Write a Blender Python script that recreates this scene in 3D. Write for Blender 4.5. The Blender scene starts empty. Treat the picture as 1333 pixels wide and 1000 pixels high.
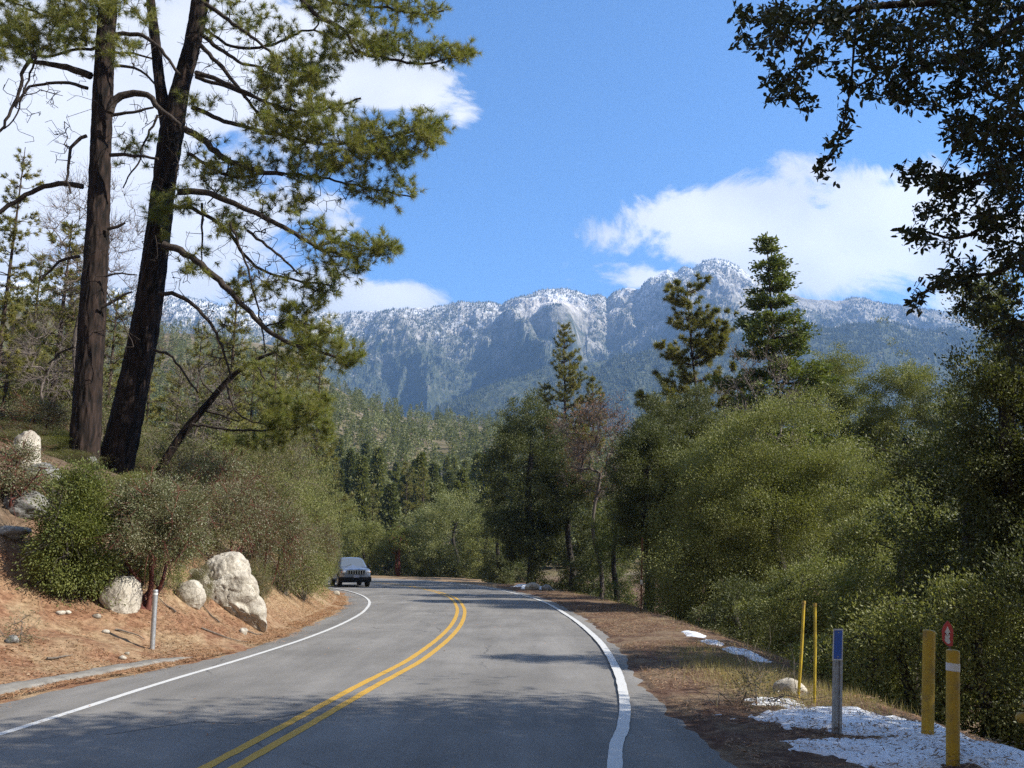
import bpy, math, random
import numpy as np
from math import radians as RAD
rng = np.random.default_rng(7)
random.seed(7)
scene = bpy.context.scene
COL = scene.collection

# ------------------------------------------------------------------ camera frame
PH_F, CAM_H = 1100.0, 1.65                 # focal length in photo pixels (photo 1333 wide), eye height
PITCH = math.atan(228 / 1100)
CP, SP = math.cos(PITCH), math.sin(PITCH)
def slopes(px, py):
    dx = px - 666.5; dy = 500 - py
    vy = PH_F * CP - dy * SP
    return dx / vy, (PH_F * SP + dy * CP) / vy
def W(px, py, d):
    u, v = slopes(px, py)
    return np.array([u * d, d, CAM_H + v * d])
def G(px, py, z=0.0):
    u, v = slopes(px, py)
    d = (z - CAM_H) / v
    return np.array([u * d, d, z])
def ppm(d):                                 # photo pixels per metre at depth d
    return PH_F / d

# ------------------------------------------------------------------ numpy noise
def _h(ix, iy, iz, seed):
    n = (ix.astype(np.int64) * 374761393 + iy.astype(np.int64) * 668265263 + iz.astype(np.int64) * 2147483647 + seed * 144665) & 0xffffffff
    n = ((n ^ (n >> 13)) * 1274126177) & 0xffffffff
    n = ((n ^ (n >> 16)) * 2246822519) & 0xffffffff
    return ((n ^ (n >> 15)) & 0xffffff) / float(0xffffff)
def vnoise(p, seed=0):
    p = np.asarray(p, float)
    i = np.floor(p).astype(np.int64); f = p - i; f = f * f * (3 - 2 * f)
    out = 0
    for a in (0, 1):
        wa = f[..., 0] if a else 1 - f[..., 0]
        for b in (0, 1):
            wb = f[..., 1] if b else 1 - f[..., 1]
            for c in (0, 1):
                wc = f[..., 2] if c else 1 - f[..., 2]
                out = out + wa * wb * wc * _h(i[..., 0] + a, i[..., 1] + b, i[..., 2] + c, seed)
    return out
def fbm(p, octv=4, seed=0, gain=.5, ridged=False):
    p = np.asarray(p, float); s = 0; a = 1; t = 0
    for o in range(octv):
        n = vnoise(p * (2 ** o) + o * 17.3, seed + o)
        if ridged: n = 1 - np.abs(2 * n - 1)
        s = s + n * a; t += a; a *= gain
    return s / t
def xyz(x, y, z=0.0):
    x, y, z = np.broadcast_arrays(x, y, z)
    return np.stack([x, y, z], -1)
def sstep(a, b, x):
    t = np.clip((x - a) / (b - a), 0, 1); return t * t * (3 - 2 * t)
def unit(v):
    return v / np.maximum(np.linalg.norm(v, axis=-1, keepdims=True), 1e-9)
def catmull(pts, n=8):
    P = [np.array(p, float) for p in pts]
    P = [2 * P[0] - P[1]] + P + [2 * P[-1] - P[-2]]
    out = []
    for i in range(1, len(P) - 2):
        for k in range(n):
            t = k / n
            a, b, c, d = P[i - 1], P[i], P[i + 1], P[i + 2]
            out.append(.5 * (2 * b + (c - a) * t + (2 * a - 5 * b + 4 * c - d) * t * t + (3 * b - a - 3 * c + d) * t ** 3))
    out.append(P[-2])
    return np.array(out)
def resample(P, step):
    d = np.r_[0, np.cumsum(np.linalg.norm(np.diff(P, axis=0), axis=1))]
    n = max(2, int(d[-1] / step) + 1)
    s = np.linspace(0, d[-1], n)
    return np.stack([np.interp(s, d, P[:, k]) for k in range(P.shape[1])], 1)

# ------------------------------------------------------------------ mesh collector
class MB:
    def __init__(s):
        s.v = []; s.f = []; s.n = 0; s.sm = []
    def add(s, v, f, smooth=False):
        v = np.asarray(v, float).reshape(-1, 3); f = np.asarray(f, np.int64)
        s.v.append(v); s.f.append(f + s.n); s.sm.append(smooth); s.n += len(v)
        return s
    def quads(s, q):                         # (N,4,3) loose quads
        q = np.asarray(q); n = len(q)
        if n: s.add(q.reshape(-1, 3), np.arange(n * 4).reshape(n, 4))
    def tris(s, q):
        q = np.asarray(q); n = len(q)
        if n: s.add(q.reshape(-1, 3), np.arange(n * 3).reshape(n, 3))
    def grid(s, P, smooth=True, wrap=False):  # P (a,b,3)
        a, b = P.shape[:2]
        i = np.arange(a * b).reshape(a, b)
        if wrap: i = np.concatenate([i, i[:, :1]], 1)
        f = np.stack([i[:-1, :-1], i[:-1, 1:], i[1:, 1:], i[1:, :-1]], -1).reshape(-1, 4)
        s.add(P.reshape(-1, 3), f, smooth)
    def tube(s, pts, rad, sides=8, cap=True, smooth=True, rough=0, seed=0, rf=3.2, zf=.9):
        P = np.asarray(pts, float); n = len(P)
        R = np.broadcast_to(np.asarray(rad, float), (n,))
        T = unit(np.gradient(P, axis=0))
        ref = np.array([0, 0, 1.]) if abs(T[0][2]) < .9 else np.array([1., 0, 0])
        U = np.zeros((n, 3)); u = unit(ref - T[0] * np.dot(ref, T[0]))
        for i in range(n):
            u = unit(u - T[i] * np.dot(u, T[i])); U[i] = u
        V = np.cross(T, U)
        a = np.linspace(0, 2 * math.pi, sides, endpoint=False)
        rr = R[:, None] * np.ones((1, sides))
        if rough:
            q = xyz(np.cos(a)[None, :] * rf + 0 * rr, np.sin(a)[None, :] * rf + 0 * rr, np.cumsum(np.r_[0, np.linalg.norm(np.diff(P, axis=0), axis=1)])[:, None] * zf + 0 * rr)
            rr = rr * (1 + rough * (fbm(q, 3, seed, ridged=True) - .6) * 2)
        ring = P[:, None] + rr[..., None] * (np.cos(a)[None, :, None] * U[:, None] + np.sin(a)[None, :, None] * V[:, None])
        s.grid(ring, smooth, wrap=True)
        if cap:
            for k in (0, -1):
                v = ring[k]; v = v if k == -1 else v[::-1]
                v = np.vstack([v, P[k]]); m = sides
                s.add(v, np.array([[i, (i + 1) % m, m] for i in range(m)]))
    def segs(s, A, B, ra, rb, sides=4):       # many loose tapered prisms at once
        A = np.asarray(A, float); B = np.asarray(B, float); n = len(A)
        if not n: return
        T = unit(B - A)
        ref = np.where(np.abs(T[:, 2:3]) < .9, np.array([[0, 0, 1.]]), np.array([[1., 0, 0]]))
        U = unit(np.cross(T, ref)); V = np.cross(T, U)
        a = np.linspace(0, 2 * math.pi, sides, endpoint=False)
        c = np.cos(a)[None, :, None] * U[:, None] + np.sin(a)[None, :, None] * V[:, None]
        ra = np.broadcast_to(ra, (n,)); rb = np.broadcast_to(rb, (n,))
        r0 = A[:, None] + c * ra[:, None, None]; r1 = (B + T * rb[:, None] * .3)[:, None] + c * rb[:, None, None]
        v = np.concatenate([r0, r1], 1).reshape(-1, 3)
        k = np.arange(sides); kn = (k + 1) % sides
        f = np.stack([k, kn, kn + sides, k + sides], 1)
        f = (np.arange(n)[:, None, None] * 2 * sides + f[None]).reshape(-1, 4)
        s.add(v, f, sides > 4)
    def box(s, c, size, rot=0, bev=0):
        c = np.array(c, float); h = np.array(size, float) / 2
        v = np.array([[x, y, z] for x in (-1, 1) for y in (-1, 1) for z in (-1, 1)]) * h
        v = v @ np.array([[math.cos(rot), math.sin(rot), 0], [-math.sin(rot), math.cos(rot), 0], [0, 0, 1]]) + c
        s.add(v, [[0, 1, 3, 2], [4, 6, 7, 5], [0, 4, 5, 1], [2, 3, 7, 6], [0, 2, 6, 4], [1, 5, 7, 3]])
    def build(s, name, mat, parent=None, loc=(0, 0, 0)):
        me = bpy.data.meshes.new(name)
        if s.n:
            V = np.concatenate(s.v) - np.array(loc, float)
            me.vertices.add(len(V)); me.vertices.foreach_set('co', V.astype(np.float32).ravel())
            li = np.concatenate([f.ravel() for f in s.f]).astype(np.int32)
            ln = np.concatenate([np.full(len(f), f.shape[1]) for f in s.f])
            st = np.r_[0, np.cumsum(ln)[:-1]].astype(np.int32)
            me.loops.add(len(li)); me.loops.foreach_set('vertex_index', li)
            me.polygons.add(len(ln)); me.polygons.foreach_set('loop_start', st)
            sm = np.concatenate([np.full(len(f), m) for f, m in zip(s.f, s.sm)])
            me.polygons.foreach_set('use_smooth', sm)
            me.update(calc_edges=True)
        if mat: me.materials.append(mat)
        o = bpy.data.objects.new(name, me); COL.objects.link(o)
        if parent: o.parent = parent
        else: o.location = loc
        return o

def tag(o, label=None, cat=None, group=None, kind=None):
    if label: o['label'] = label
    if cat: o['category'] = cat
    if group: o['group'] = group
    if kind: o['kind'] = kind
    return o
def empty(name, loc=(0, 0, 0), rz=0, label=None, cat=None, group=None):
    o = bpy.data.objects.new(name, None); COL.objects.link(o); o.empty_display_size = .2
    o.location = loc; o.rotation_euler = (0, 0, rz)
    return tag(o, label, cat, group)
def copy_tree(o, loc=None, rz=None, sc=None, label=None, group=None, parent=None):
    c = o.copy(); COL.objects.link(c)
    if parent: c.parent = parent
    for ch in o.children: copy_tree(ch, parent=c)
    if loc is not None: c.location = loc
    if rz is not None: c.rotation_euler = (0, 0, rz)
    if sc is not None: c.scale = (sc, sc, sc) if np.isscalar(sc) else sc
    if label: c['label'] = label
    if group: c['group'] = group
    return c

# ------------------------------------------------------------------ materials
class NT:
    def __init__(s, name):
        s.m = bpy.data.materials.new(name); s.m.use_nodes = True
        s.t = s.m.node_tree; s.t.nodes.clear()
        s.out = s.n('ShaderNodeOutputMaterial')
    def n(s, typ, **kw):
        x = s.t.nodes.new(typ)
        for k, v in kw.items():
            if k.startswith('i_'):
                key = k[2:].replace('_', ' ')
                x.inputs[key].default_value = v
            else: setattr(x, k, v)
        return x
    def l(s, a, b): s.t.links.new(a, b)
    def pos(s, scale=(1, 1, 1), obj=False):
        c = s.n('ShaderNodeTexCoord') if obj else s.n('ShaderNodeNewGeometry')
        o = c.outputs['Object'] if obj else c.outputs['Position']
        m = s.n('ShaderNodeMapping'); m.inputs['Scale'].default_value = scale
        s.l(o, m.inputs['Vector']); return m.outputs['Vector']
    def noise(s, vec, scale, detail=4, rough=.55, dist=0):
        x = s.n('ShaderNodeTexNoise'); x.inputs['Scale'].default_value = scale
        x.inputs['Detail'].default_value = detail; x.inputs['Roughness'].default_value = rough
        x.inputs['Distortion'].default_value = dist
        s.l(vec, x.inputs['Vector']); return x.outputs['Fac']
    def vor(s, vec, scale, feat='F1', out='Distance'):
        x = s.n('ShaderNodeTexVoronoi'); x.feature = feat; x.inputs['Scale'].default_value = scale
        s.l(vec, x.inputs['Vector']); return x.outputs[out]
    def ramp(s, fac, stops, interp='LINEAR'):
        r = s.n('ShaderNodeValToRGB'); cr = r.color_ramp; cr.interpolation = interp
        while len(cr.elements) < len(stops): cr.elements.new(.5)
        for e, (p, c) in zip(cr.elements, stops):
            e.position = p; e.color = (*c, 1) if not np.isscalar(c) else (c, c, c, 1)
        s.l(fac, r.inputs['Fac']); return r.outputs['Color']
    def mix(s, fac, a, b, mode='MIX'):
        x = s.n('ShaderNodeMixRGB', blend_type=mode)
        for k, v in (('Fac', fac), ('Color1', a), ('Color2', b)):
            if isinstance(v, (int, float)): x.inputs[k].default_value = v if k == 'Fac' else (v, v, v, 1)
            elif isinstance(v, tuple): x.inputs[k].default_value = (*v, 1)
            else: s.l(v, x.inputs[k])
        return x.outputs['Color']
    def math(s, op, a, b=0.0, c=None):
        x = s.n('ShaderNodeMath', operation=op)
        for k, v in enumerate((a, b) if c is None else (a, b, c)):
            if isinstance(v, (int, float)): x.inputs[k].default_value = v
            else: s.l(v, x.inputs[k])
        return x.outputs[0]
    def bsdf(s, col, rough=.8, bump=None, bstr=.3, bdist=.02, spec=.5, metal=0, normal=None):
        p = s.n('ShaderNodeBsdfPrincipled')
        if isinstance(col, tuple): p.inputs['Base Color'].default_value = (*col, 1)
        else: s.l(col, p.inputs['Base Color'])
        if isinstance(rough, (int, float)): p.inputs['Roughness'].default_value = rough
        else: s.l(rough, p.inputs['Roughness'])
        p.inputs['Specular IOR Level'].default_value = spec; p.inputs['Metallic'].default_value = metal
        if bump is not None:
            b = s.n('ShaderNodeBump'); b.inputs['Strength'].default_value = bstr; b.inputs['Distance'].default_value = bdist
            s.l(bump, b.inputs['Height']); s.l(b.outputs[0], p.inputs['Normal'])
        s.p = p
        return p.outputs[0]
    def done(s, sh):
        s.l(sh, s.out.inputs['Surface']); return s.m

def plain(name, col, rough=.6, metal=0, spec=.5, var=.15, vs=6):
    t = NT(name); v = t.pos(obj=True)
    n = t.noise(v, vs, 5)
    c = t.mix(1, tuple(col), t.ramp(n, [(.3, 1 - var), (.7, 1 + 0.0)]), 'MULTIPLY')
    return t.done(t.bsdf(c, rough, n, .15, .01, spec, metal))

def leaf_mat(name, cols, rough=.45, trans=.25, spec=.4, patch=.5, pscale=.6, tcol=None):
    """cols: list of 3 colours picked per leaf; clumps drift toward the last one."""
    t = NT(name); g = t.n('ShaderNodeNewGeometry')
    r = g.outputs['Random Per Island']
    c = t.ramp(r, [(0, cols[0]), (.5, cols[1]), (1, cols[2])])
    n = t.noise(t.pos(), pscale, 2)
    c = t.mix(t.math('MULTIPLY', t.ramp(n, [(.4, 0.), (.62, 1.)]), patch), c, cols[-1])
    p = t.bsdf(c, rough, spec=spec)
    tr = t.n('ShaderNodeBsdfTranslucent')
    t.l(t.mix(1, c, tcol or (1.3, 1.35, .6), 'MULTIPLY'), tr.inputs['Color'])
    m = t.n('ShaderNodeMixShader'); m.inputs[0].default_value = trans
    t.l(p, m.inputs[1]); t.l(tr.outputs[0], m.inputs[2])
    return t.done(m.outputs[0])

def bark_mat(name, dark, light, scale=6, zs=.25, amt=.5, bd=.03):
    t = NT(name); v = t.pos((1, 1, zs))
    n = t.noise(v, scale, 6, .6, .6); w = t.vor(v, scale * 1.1)
    k = t.math('MULTIPLY', n, t.ramp(w, [(0, 1.), (.7, .55)]))
    c = t.ramp(k, [(.22, dark), (amt, tuple(.5 * (np.array(dark) + np.array(light)))), (.72, light)])
    return t.done(t.bsdf(c, .9, k, .9, bd, .2))

M = {}
M['pine_bark'] = bark_mat('pine_bark', (.006, .005, .0045), (.09, .058, .046), 8, .22, .54, .08)
M['branch'] = bark_mat('branch_bark', (.03, .024, .02), (.10, .08, .07), 14, .5)
M['dead_wood'] = bark_mat('dead_wood', (.10, .085, .07), (.26, .22, .19), 14, .4)
M['oak_bark'] = bark_mat('oak_bark', (.03, .026, .022), (.13, .115, .10), 10, .3)
M['pale_bark'] = bark_mat('pale_bark', (.09, .075, .065), (.33, .28, .25), 8, .3)
M['red_bark'] = bark_mat('red_bark', (.07, .025, .02), (.26, .10, .075), 9, .25)
M['fir_bark'] = bark_mat('fir_bark', (.035, .025, .02), (.13, .09, .07), 9, .25)
M['needles'] = leaf_mat('pine_needles', [(.10, .14, .035), (.17, .205, .05), (.29, .25, .07)], .5, .38, .5, .35, .9)
M['needles_far'] = leaf_mat('far_pine_needles', [(.10, .115, .036), (.145, .16, .05), (.20, .20, .07)], .5, .3, .4, .4, .5)
M['needles_gold'] = leaf_mat('gold_pine_needles', [(.10, .12, .035), (.16, .17, .045), (.26, .22, .06)], .5, .25, .4, .5, .8)
M['needles_dark'] = leaf_mat('dark_fir_needles', [(.035, .055, .022), (.05, .085, .03), (.085, .12, .04)], .5, .2, .4, .4, .6)
M['needles_hill'] = leaf_mat('hill_fir_needles', [(.075, .09, .034), (.11, .125, .045), (.15, .16, .06)], .6, .25, .3, .4, .5)
M['fir'] = leaf_mat('fir_sprays', [(.075, .105, .028), (.115, .15, .038), (.19, .21, .06)], .5, .25, .4, .4, .6)
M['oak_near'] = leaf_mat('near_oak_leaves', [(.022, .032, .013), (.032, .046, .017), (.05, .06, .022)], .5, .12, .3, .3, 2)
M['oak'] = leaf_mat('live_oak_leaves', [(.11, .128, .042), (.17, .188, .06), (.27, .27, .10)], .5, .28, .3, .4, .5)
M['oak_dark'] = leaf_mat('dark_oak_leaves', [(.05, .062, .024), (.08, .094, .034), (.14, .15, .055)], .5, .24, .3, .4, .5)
M['oak_pale'] = leaf_mat('pale_oak_leaves', [(.12, .145, .055), (.18, .20, .075), (.25, .25, .10)], .5, .25, .4, .5, .4)
M['brush'] = leaf_mat('brush_leaves', [(.10, .13, .04), (.15, .175, .055), (.22, .17, .10)], .5, .25, .3, .4, .9)
M['manz'] = leaf_mat('manzanita_leaves', [(.09, .115, .05), (.135, .155, .065), (.18, .15, .09)], .4, .2, .5, .5, 1.2)
M['bright'] = leaf_mat('bright_bush_leaves', [(.065, .09, .026), (.11, .135, .036), (.20, .215, .06)], .5, .3, .3, .5, 1.2)
M['pink_leaf'] = leaf_mat('dry_pink_leaves', [(.22, .14, .11), (.28, .15, .10), (.38, .17, .09)], .7, .3, .2, .5, .4)
M['grey_leaf'] = leaf_mat('grey_twig_tips', [(.22, .18, .16), (.28, .22, .19), (.33, .25, .20)], .8, .2, .2, .5, .4)
M['grass_dry'] = leaf_mat('dry_grass_blades', [(.30, .25, .12), (.40, .33, .17), (.30, .26, .14)], .7, .3, .3, .5, 1.5)
M['litter'] = leaf_mat('needle_litter', [(.24, .115, .055), (.36, .19, .10), (.45, .30, .18)], .8, .1, .2, .4, 1.5)
M['leaf_litter'] = leaf_mat('leaf_litter', [(.10, .06, .04), (.20, .12, .075), (.36, .26, .17)], .8, .1, .2, .3, 1.5)
# ------------------------------------------------------------------ road geometry (metres on the ground plane)
C_pts = [(-4.6,-18),(-3.4,-3),(-2.36,7.3),(-1.93,11.8),(-1.6,15),(-1.43,19.9),(-1.5,25),(-1.85,31),(-2.75,39),(-4.6,47.7),(-7.4,57),(-12,67),(-19,76.5),(-29,84),(-42,89.5),(-62,93)]
L_pts = [(-7.4,-18),(-6.2,-3),(-5.05,7),(-4.78,12),(-4.55,15),(-4.38,18.8),(-4.45,23.4),(-4.85,28.8),(-5.85,35.6),(-7.7,43),(-10.4,50.5),(-15,60),(-22,69),(-31,76.5),(-43,82),(-62,86)]
R_pts = [(-1.9,-18),(-.4,-3),(.8,7.1),(1.1,8.9),(1.36,10.8),(1.62,13.9),(1.8,18.9),(1.66,26.6),(1.05,36.5),(-.6,47),(-2.9,57),(-7,68),(-12.8,76.8),(-22,86),(-38,93),(-62,98)]
LA_pts = [(-8.6,-18),(-7.6,-3),(-6.6,6),(-6.25,10.9),(-6.0,12.6),(-5.6,14.1),(-5.3,15.6),(-5.2,17.8),(-5.35,21.4),(-5.9,28.6),(-7.0,36),(-8.9,44),(-11.6,51),(-16.2,60.5),(-23,69.8),(-31.5,77.3),(-43,83),(-62,87)]
RA_pts = [(.2,-18),(2.3,-3),(2.25,5),(2.1,7.3),(2.02,8.6),(1.98,11),(2.1,14.2),(2.3,18.9),(2.2,28.6),(1.5,39.5),(0,49),(-2.1,58.5),(-6.2,69.5),(-12,78.3),(-21.5,87.5),(-38,94.6),(-62,99.6)]
C, L, R, LA, RA = [resample(catmull(p, 8), .5) for p in (C_pts, L_pts, R_pts, LA_pts, RA_pts)]
def sdist(x, y, P):
    """signed distance to polyline P, positive on its left (walking away from the camera)."""
    x = np.asarray(x, float); sh = x.shape; x = x.ravel(); y = np.asarray(y, float).ravel()
    out = np.empty(len(x)); T = unit(np.gradient(P, axis=0))
    for i in range(0, len(x), 20000):
        dx = x[i:i+20000, None] - P[None, :, 0]; dy = y[i:i+20000, None] - P[None, :, 1]
        d2 = dx * dx + dy * dy; k = d2.argmin(1); r = np.arange(len(k))
        cr = T[k, 0] * dy[r, k] - T[k, 1] * dx[r, k]
        al = T[k, 0] * dx[r, k] + T[k, 1] * dy[r, k]
        out[i:i+20000] = np.sign(cr) * np.where(np.abs(al) < .6, np.abs(cr), np.sqrt(d2[r, k]))
    return out.reshape(sh)

HS_px = [-300, -100, 0, 150, 300, 380, 430, 480, 530, 580, 640, 700, 900, 1200, 1600]
HS_py = [380, 390, 395, 420, 440, 462, 503, 524, 538, 546, 552, 560, 575, 590, 600]
_hu = np.array([slopes(a, b)[0] for a, b in zip(HS_px, HS_py)]); _hv = np.array([slopes(a, b)[1] for a, b in zip(HS_px, HS_py)])
def hill(x, y):
    yy = np.maximum(y, 1.0); u = np.clip(x / yy, -1.2, 1.2)
    v = np.interp(u, _hu, _hv)
    t = np.clip((y - 105) / (720 - 105), 0, 3)
    prof = np.where(t < 1, np.power(t, 1.25), 1 - .75 * sstep(1.0, 2.0, t))
    z = (v * 720) * prof
    z = z + (fbm(xyz(x / 90, y / 90), 4, 3) - .5) * 26 * sstep(110, 300, y) * (1 - sstep(900, 1500, y))
    return np.where(y > 1350, z * (1 - sstep(1350, 1700, y)) , z)
def H(x, y):
    x = np.asarray(x, float); y = np.asarray(y, float); x, y = np.broadcast_arrays(x, y)
    sl = sdist(x, y, LA); sr = -sdist(x, y, RA)
    # left bank
    s = np.maximum(sl, 0)
    gentle = np.interp(s, [0, .3, 1, 2, 3, 4.5, 6.5, 10, 20, 40, 80, 200], [0, .02, .2, .5, .9, 2.0, 4.0, 6.2, 9.5, 15, 24, 45])
    steep = np.interp(s, [0, .3, .9, 1.8, 3, 5, 8, 12, 20, 40, 80, 200], [0, .05, .5, 1.35, 2.3, 3.5, 4.8, 6.4, 9.5, 15, 24, 45])
    k = sstep(14.5, 20, y) ; kk = 1 - .75 * sstep(45, 70, y) * (1 - sstep(6, 30, s))
    bank = (gentle * (1 - k) + steep * k) * kk
    bank = bank + (fbm(xyz(x / 1.3, y / 1.3), 5, 11, .6) - .5) * .42 * sstep(.15, 1.5, s) + (fbm(xyz(x / 9, y / 9), 3, 12) - .5) * 1.6 * sstep(5, 14, s)
    # right shoulder and drop
    q = np.maximum(sr, 0)
    drop = np.interp(q, [0, .2, 1.2, 2.4, 3.2, 5, 8, 15, 40, 200], [0, -.03, -.02, -.06, -.3, -1.1, -2.3, -3.6, -6, -8])
    flat = np.interp(q, [0, .3, 3, 10, 200], [0, -.02, -.1, -.4, -1])
    kr = sstep(52, 78, y)
    shd = drop * (1 - kr) + flat * kr
    shd = shd + (fbm(xyz(x / .9, y / .9), 4, 14) - .5) * .10 * sstep(.1, .8, q) + (fbm(xyz(x / 8, y / 8), 2, 15) - .5) * .8 * sstep(3, 8, q)
    near = np.where(sl > 0, bank, np.where(sr > 0, shd, -.04))
    hh = hill(x, y)
    r = np.sqrt(x * x + y * y)
    far = np.where(y > 0, hh, near)
    w = sstep(100, 190, r)
    return near * (1 - w) + far * w
def Hs(x, y): return float(H(np.array([x]), np.array([y]))[0])
def T(px, py, d0=6, d1=130):
    """where the sight line through a photo point meets the terrain"""
    u, v = slopes(px, py); d = np.linspace(d0, d1, 1500)
    dz = CAM_H + v * d - H(u * d, d)
    k = np.argmax(dz < 0) if (dz < 0).any() else len(d) - 1
    return np.array([u * d[k], d[k], Hs(u * d[k], d[k])])

def spread(segs):
    out = [np.array([segs[0][0]])]
    for a, b, n, p in segs:
        t = np.linspace(0, 1, n + 1)[1:]; out.append(a + (b - a) * t ** p)
    return np.concatenate(out)
gx = np.concatenate([-spread([(20, 4000, 75, 3.2)])[::-1][:-1], spread([(-20, -9, 50, 1), (-9, 6, 110, 1), (6, 16, 40, 1)]), spread([(16, 4000, 70, 3.2)])[1:]])
gy = np.concatenate([-spread([(2, 300, 25, 2.5)])[::-1][:-1], spread([(-2, 6, 20, 1), (6, 30, 160, 1), (30, 70, 110, 1), (70, 1700, 150, 2.0), (1700, 6500, 12, 1)])])
XX, YY = np.meshgrid(gx, gy)
Z = H(XX, YY)
Z = np.where(YY > 1700, -20, Z)
g = MB(); g.grid(np.stack([XX, YY, Z], -1))
# ground material: needle duff, brown litter, sandy cut bank, far forest floor
t = NT('ground'); v = t.pos()
sep = t.n('ShaderNodeSeparateXYZ'); t.l(v, sep.inputs[0]); X, Y, Zs = sep.outputs
n1 = t.noise(v, 1.1, 5, .6, .4); n2 = t.noise(v, 9, 6, .65); n3 = t.noise(v, 45, 3, .7); n4 = t.noise(t.pos((1, 1, 1)), .35, 3)
duff = t.ramp(n2, [(.25, (.11, .055, .035)), (.45, (.22, .13, .085)), (.6, (.35, .22, .145)), (.78, (.52, .40, .28))])
sand = t.ramp(n2, [(.25, (.20, .15, .10)), (.5, (.38, .30, .20)), (.75, (.54, .45, .32))])
left = t.mix(t.ramp(n1, [(.42, 0.), (.62, 1.)]), duff, sand)
cut = t.math('MULTIPLY', t.ramp(t.math('DIVIDE', Y, 100.), [(.18, 0.), (.24, .9)]), t.ramp(n1, [(.3, .5), (.6, 1.)]))
left = t.mix(1, t.mix(cut, left, sand), (.92, .82, .74), 'MULTIPLY')
right = t.ramp(n2, [(.25, (.06, .038, .03)), (.5, (.17, .105, .075)), (.75, (.33, .24, .17))])
right = t.mix(t.ramp(n1, [(.45, 0.), (.6, .75)]), right, t.ramp(n2, [(.3, (.22, .165, .11)), (.7, (.38, .30, .20))]))
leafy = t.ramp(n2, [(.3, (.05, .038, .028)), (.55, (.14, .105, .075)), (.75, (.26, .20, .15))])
left = t.mix(t.ramp(t.math('ADD', t.math('DIVIDE', Zs, 6.), t.math('MULTIPLY', n1, .3)), [(.42, 0.), (.58, .9)]), left, leafy)  # upper bank darkened: leaf litter, with the shade under the brush painted in
right = t.mix(1, right, (.78, .74, .72), 'MULTIPLY')
side = t.math('GREATER_THAN', X, -1.0)
c = t.mix(side, left, right)
far = t.ramp(t.noise(v, .05, 5, .6), [(.3, (.10, .09, .045)), (.5, (.17, .14, .075)), (.66, (.30, .25, .19))])
farw = t.ramp(t.math('DIVIDE', Y, 200.), [(.4, 0.), (.6, 1.)])
c = t.mix(farw, c, far)
c = t.mix(1, c, t.ramp(n3, [(.3, .72), (.7, 1.)]), 'MULTIPLY')
hgt = t.math('ADD', t.math('MULTIPLY', n2, .7), t.math('MULTIPLY', n3, .3))
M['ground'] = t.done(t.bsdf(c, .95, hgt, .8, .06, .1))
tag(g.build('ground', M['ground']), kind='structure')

# ---------------------------------------------------------------- road
t = NT('asphalt'); v = t.pos()
a1 = t.noise(v, .45, 5, .6, .3); a2 = t.noise(v, 90, 2, .8); a3 = t.noise(t.pos((1, .12, 1)), 1.6, 5, .6)
sp = t.vor(v, 160)
base = t.ramp(a1, [(.3, (.165, .157, .145)), (.7, (.25, .238, .22))])
base = t.mix(.6, base, t.ramp(a3, [(.35, .62), (.65, 1.08)]), 'MULTIPLY')
base = t.mix(1, base, t.ramp(a2, [(.3, .72), (.7, 1.25)]), 'MULTIPLY')
base = t.mix(t.ramp(sp, [(.08, .55), (.18, 0.)]), base, (.34, .33, .31))
cr = t.n('ShaderNodeTexVoronoi'); cr.feature = 'DISTANCE_TO_EDGE'; cr.inputs['Scale'].default_value = .16
wv = t.n('ShaderNodeMixRGB', blend_type='ADD'); wv.inputs[0].default_value = .5
nn = t.n('ShaderNodeTexNoise'); nn.inputs['Scale'].default_value = 1.3; nn.inputs['Detail'].default_value = 5; t.l(v, nn.inputs['Vector'])
t.l(v, wv.inputs[1]); t.l(nn.outputs['Color'], wv.inputs[2]); t.l(wv.outputs[0], cr.inputs['Vector'])
crk = t.ramp(cr.outputs['Distance'], [(.0, .75), (.0022, 0.)])
base = t.mix(t.math('MULTIPLY', crk, t.ramp(a1, [(.45, 0.), (.6, 1.)])), base, (.03, .03, .03))
M['asphalt'] = t.done(t.bsdf(base, .85, a2, .5, .01, .3))
def strip(A, B, z, nx=10, wob=0, seed=0):
    n = 420
    sa = np.linspace(0, 1, n)
    def rs(P):
        d = np.r_[0, np.cumsum(np.linalg.norm(np.diff(P, axis=0), axis=1))]; d /= d[-1]
        return np.stack([np.interp(sa, d, P[:, k]) for k in (0, 1)], 1)
    A = rs(A); B = rs(B)
    w = np.linspace(0, 1, nx + 1)[None, :, None]
    P = A[:, None] * (1 - w) + B[:, None] * w
    return np.concatenate([P, np.full(P.shape[:2] + (1,), z)], -1)
def offset(P, o):
    Tn = unit(np.gradient(P, axis=0)); N = np.stack([-Tn[:, 1], Tn[:, 0]], 1)
    return P + N * (np.asarray(o)[:, None] if np.ndim(o) else o)
def ragged(P, amp, seed):
    q = resample(P, .06)
    return offset(q, (fbm(xyz(q[:, 0] * 2.2, q[:, 1] * 2.2), 4, seed) - .5) * amp)
def strip_n(A, B, z, n, nx):
    sa = np.linspace(0, 1, n)
    def rs(P):
        d = np.r_[0, np.cumsum(np.linalg.norm(np.diff(P, axis=0), axis=1))]; d /= d[-1]
        return np.stack([np.interp(sa, d, P[:, k]) for k in (0, 1)], 1)
    A = rs(A); B = rs(B); w = np.linspace(0, 1, nx + 1)[None, :, None]
    P = A[:, None] * (1 - w) + B[:, None] * w
    return np.concatenate([P, np.full(P.shape[:2] + (1,), z)], -1)
road = MB(); P = strip_n(ragged(LA, .34, 21), ragged(RA, .40, 22), 0.0, 1500, 8)
P[:, 0, 2] = -.05; P[:, -1, 2] = -.05
road.grid(P, smooth=False)
road_o = tag(road.build('road', M['asphalt']), kind='structure')
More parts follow.
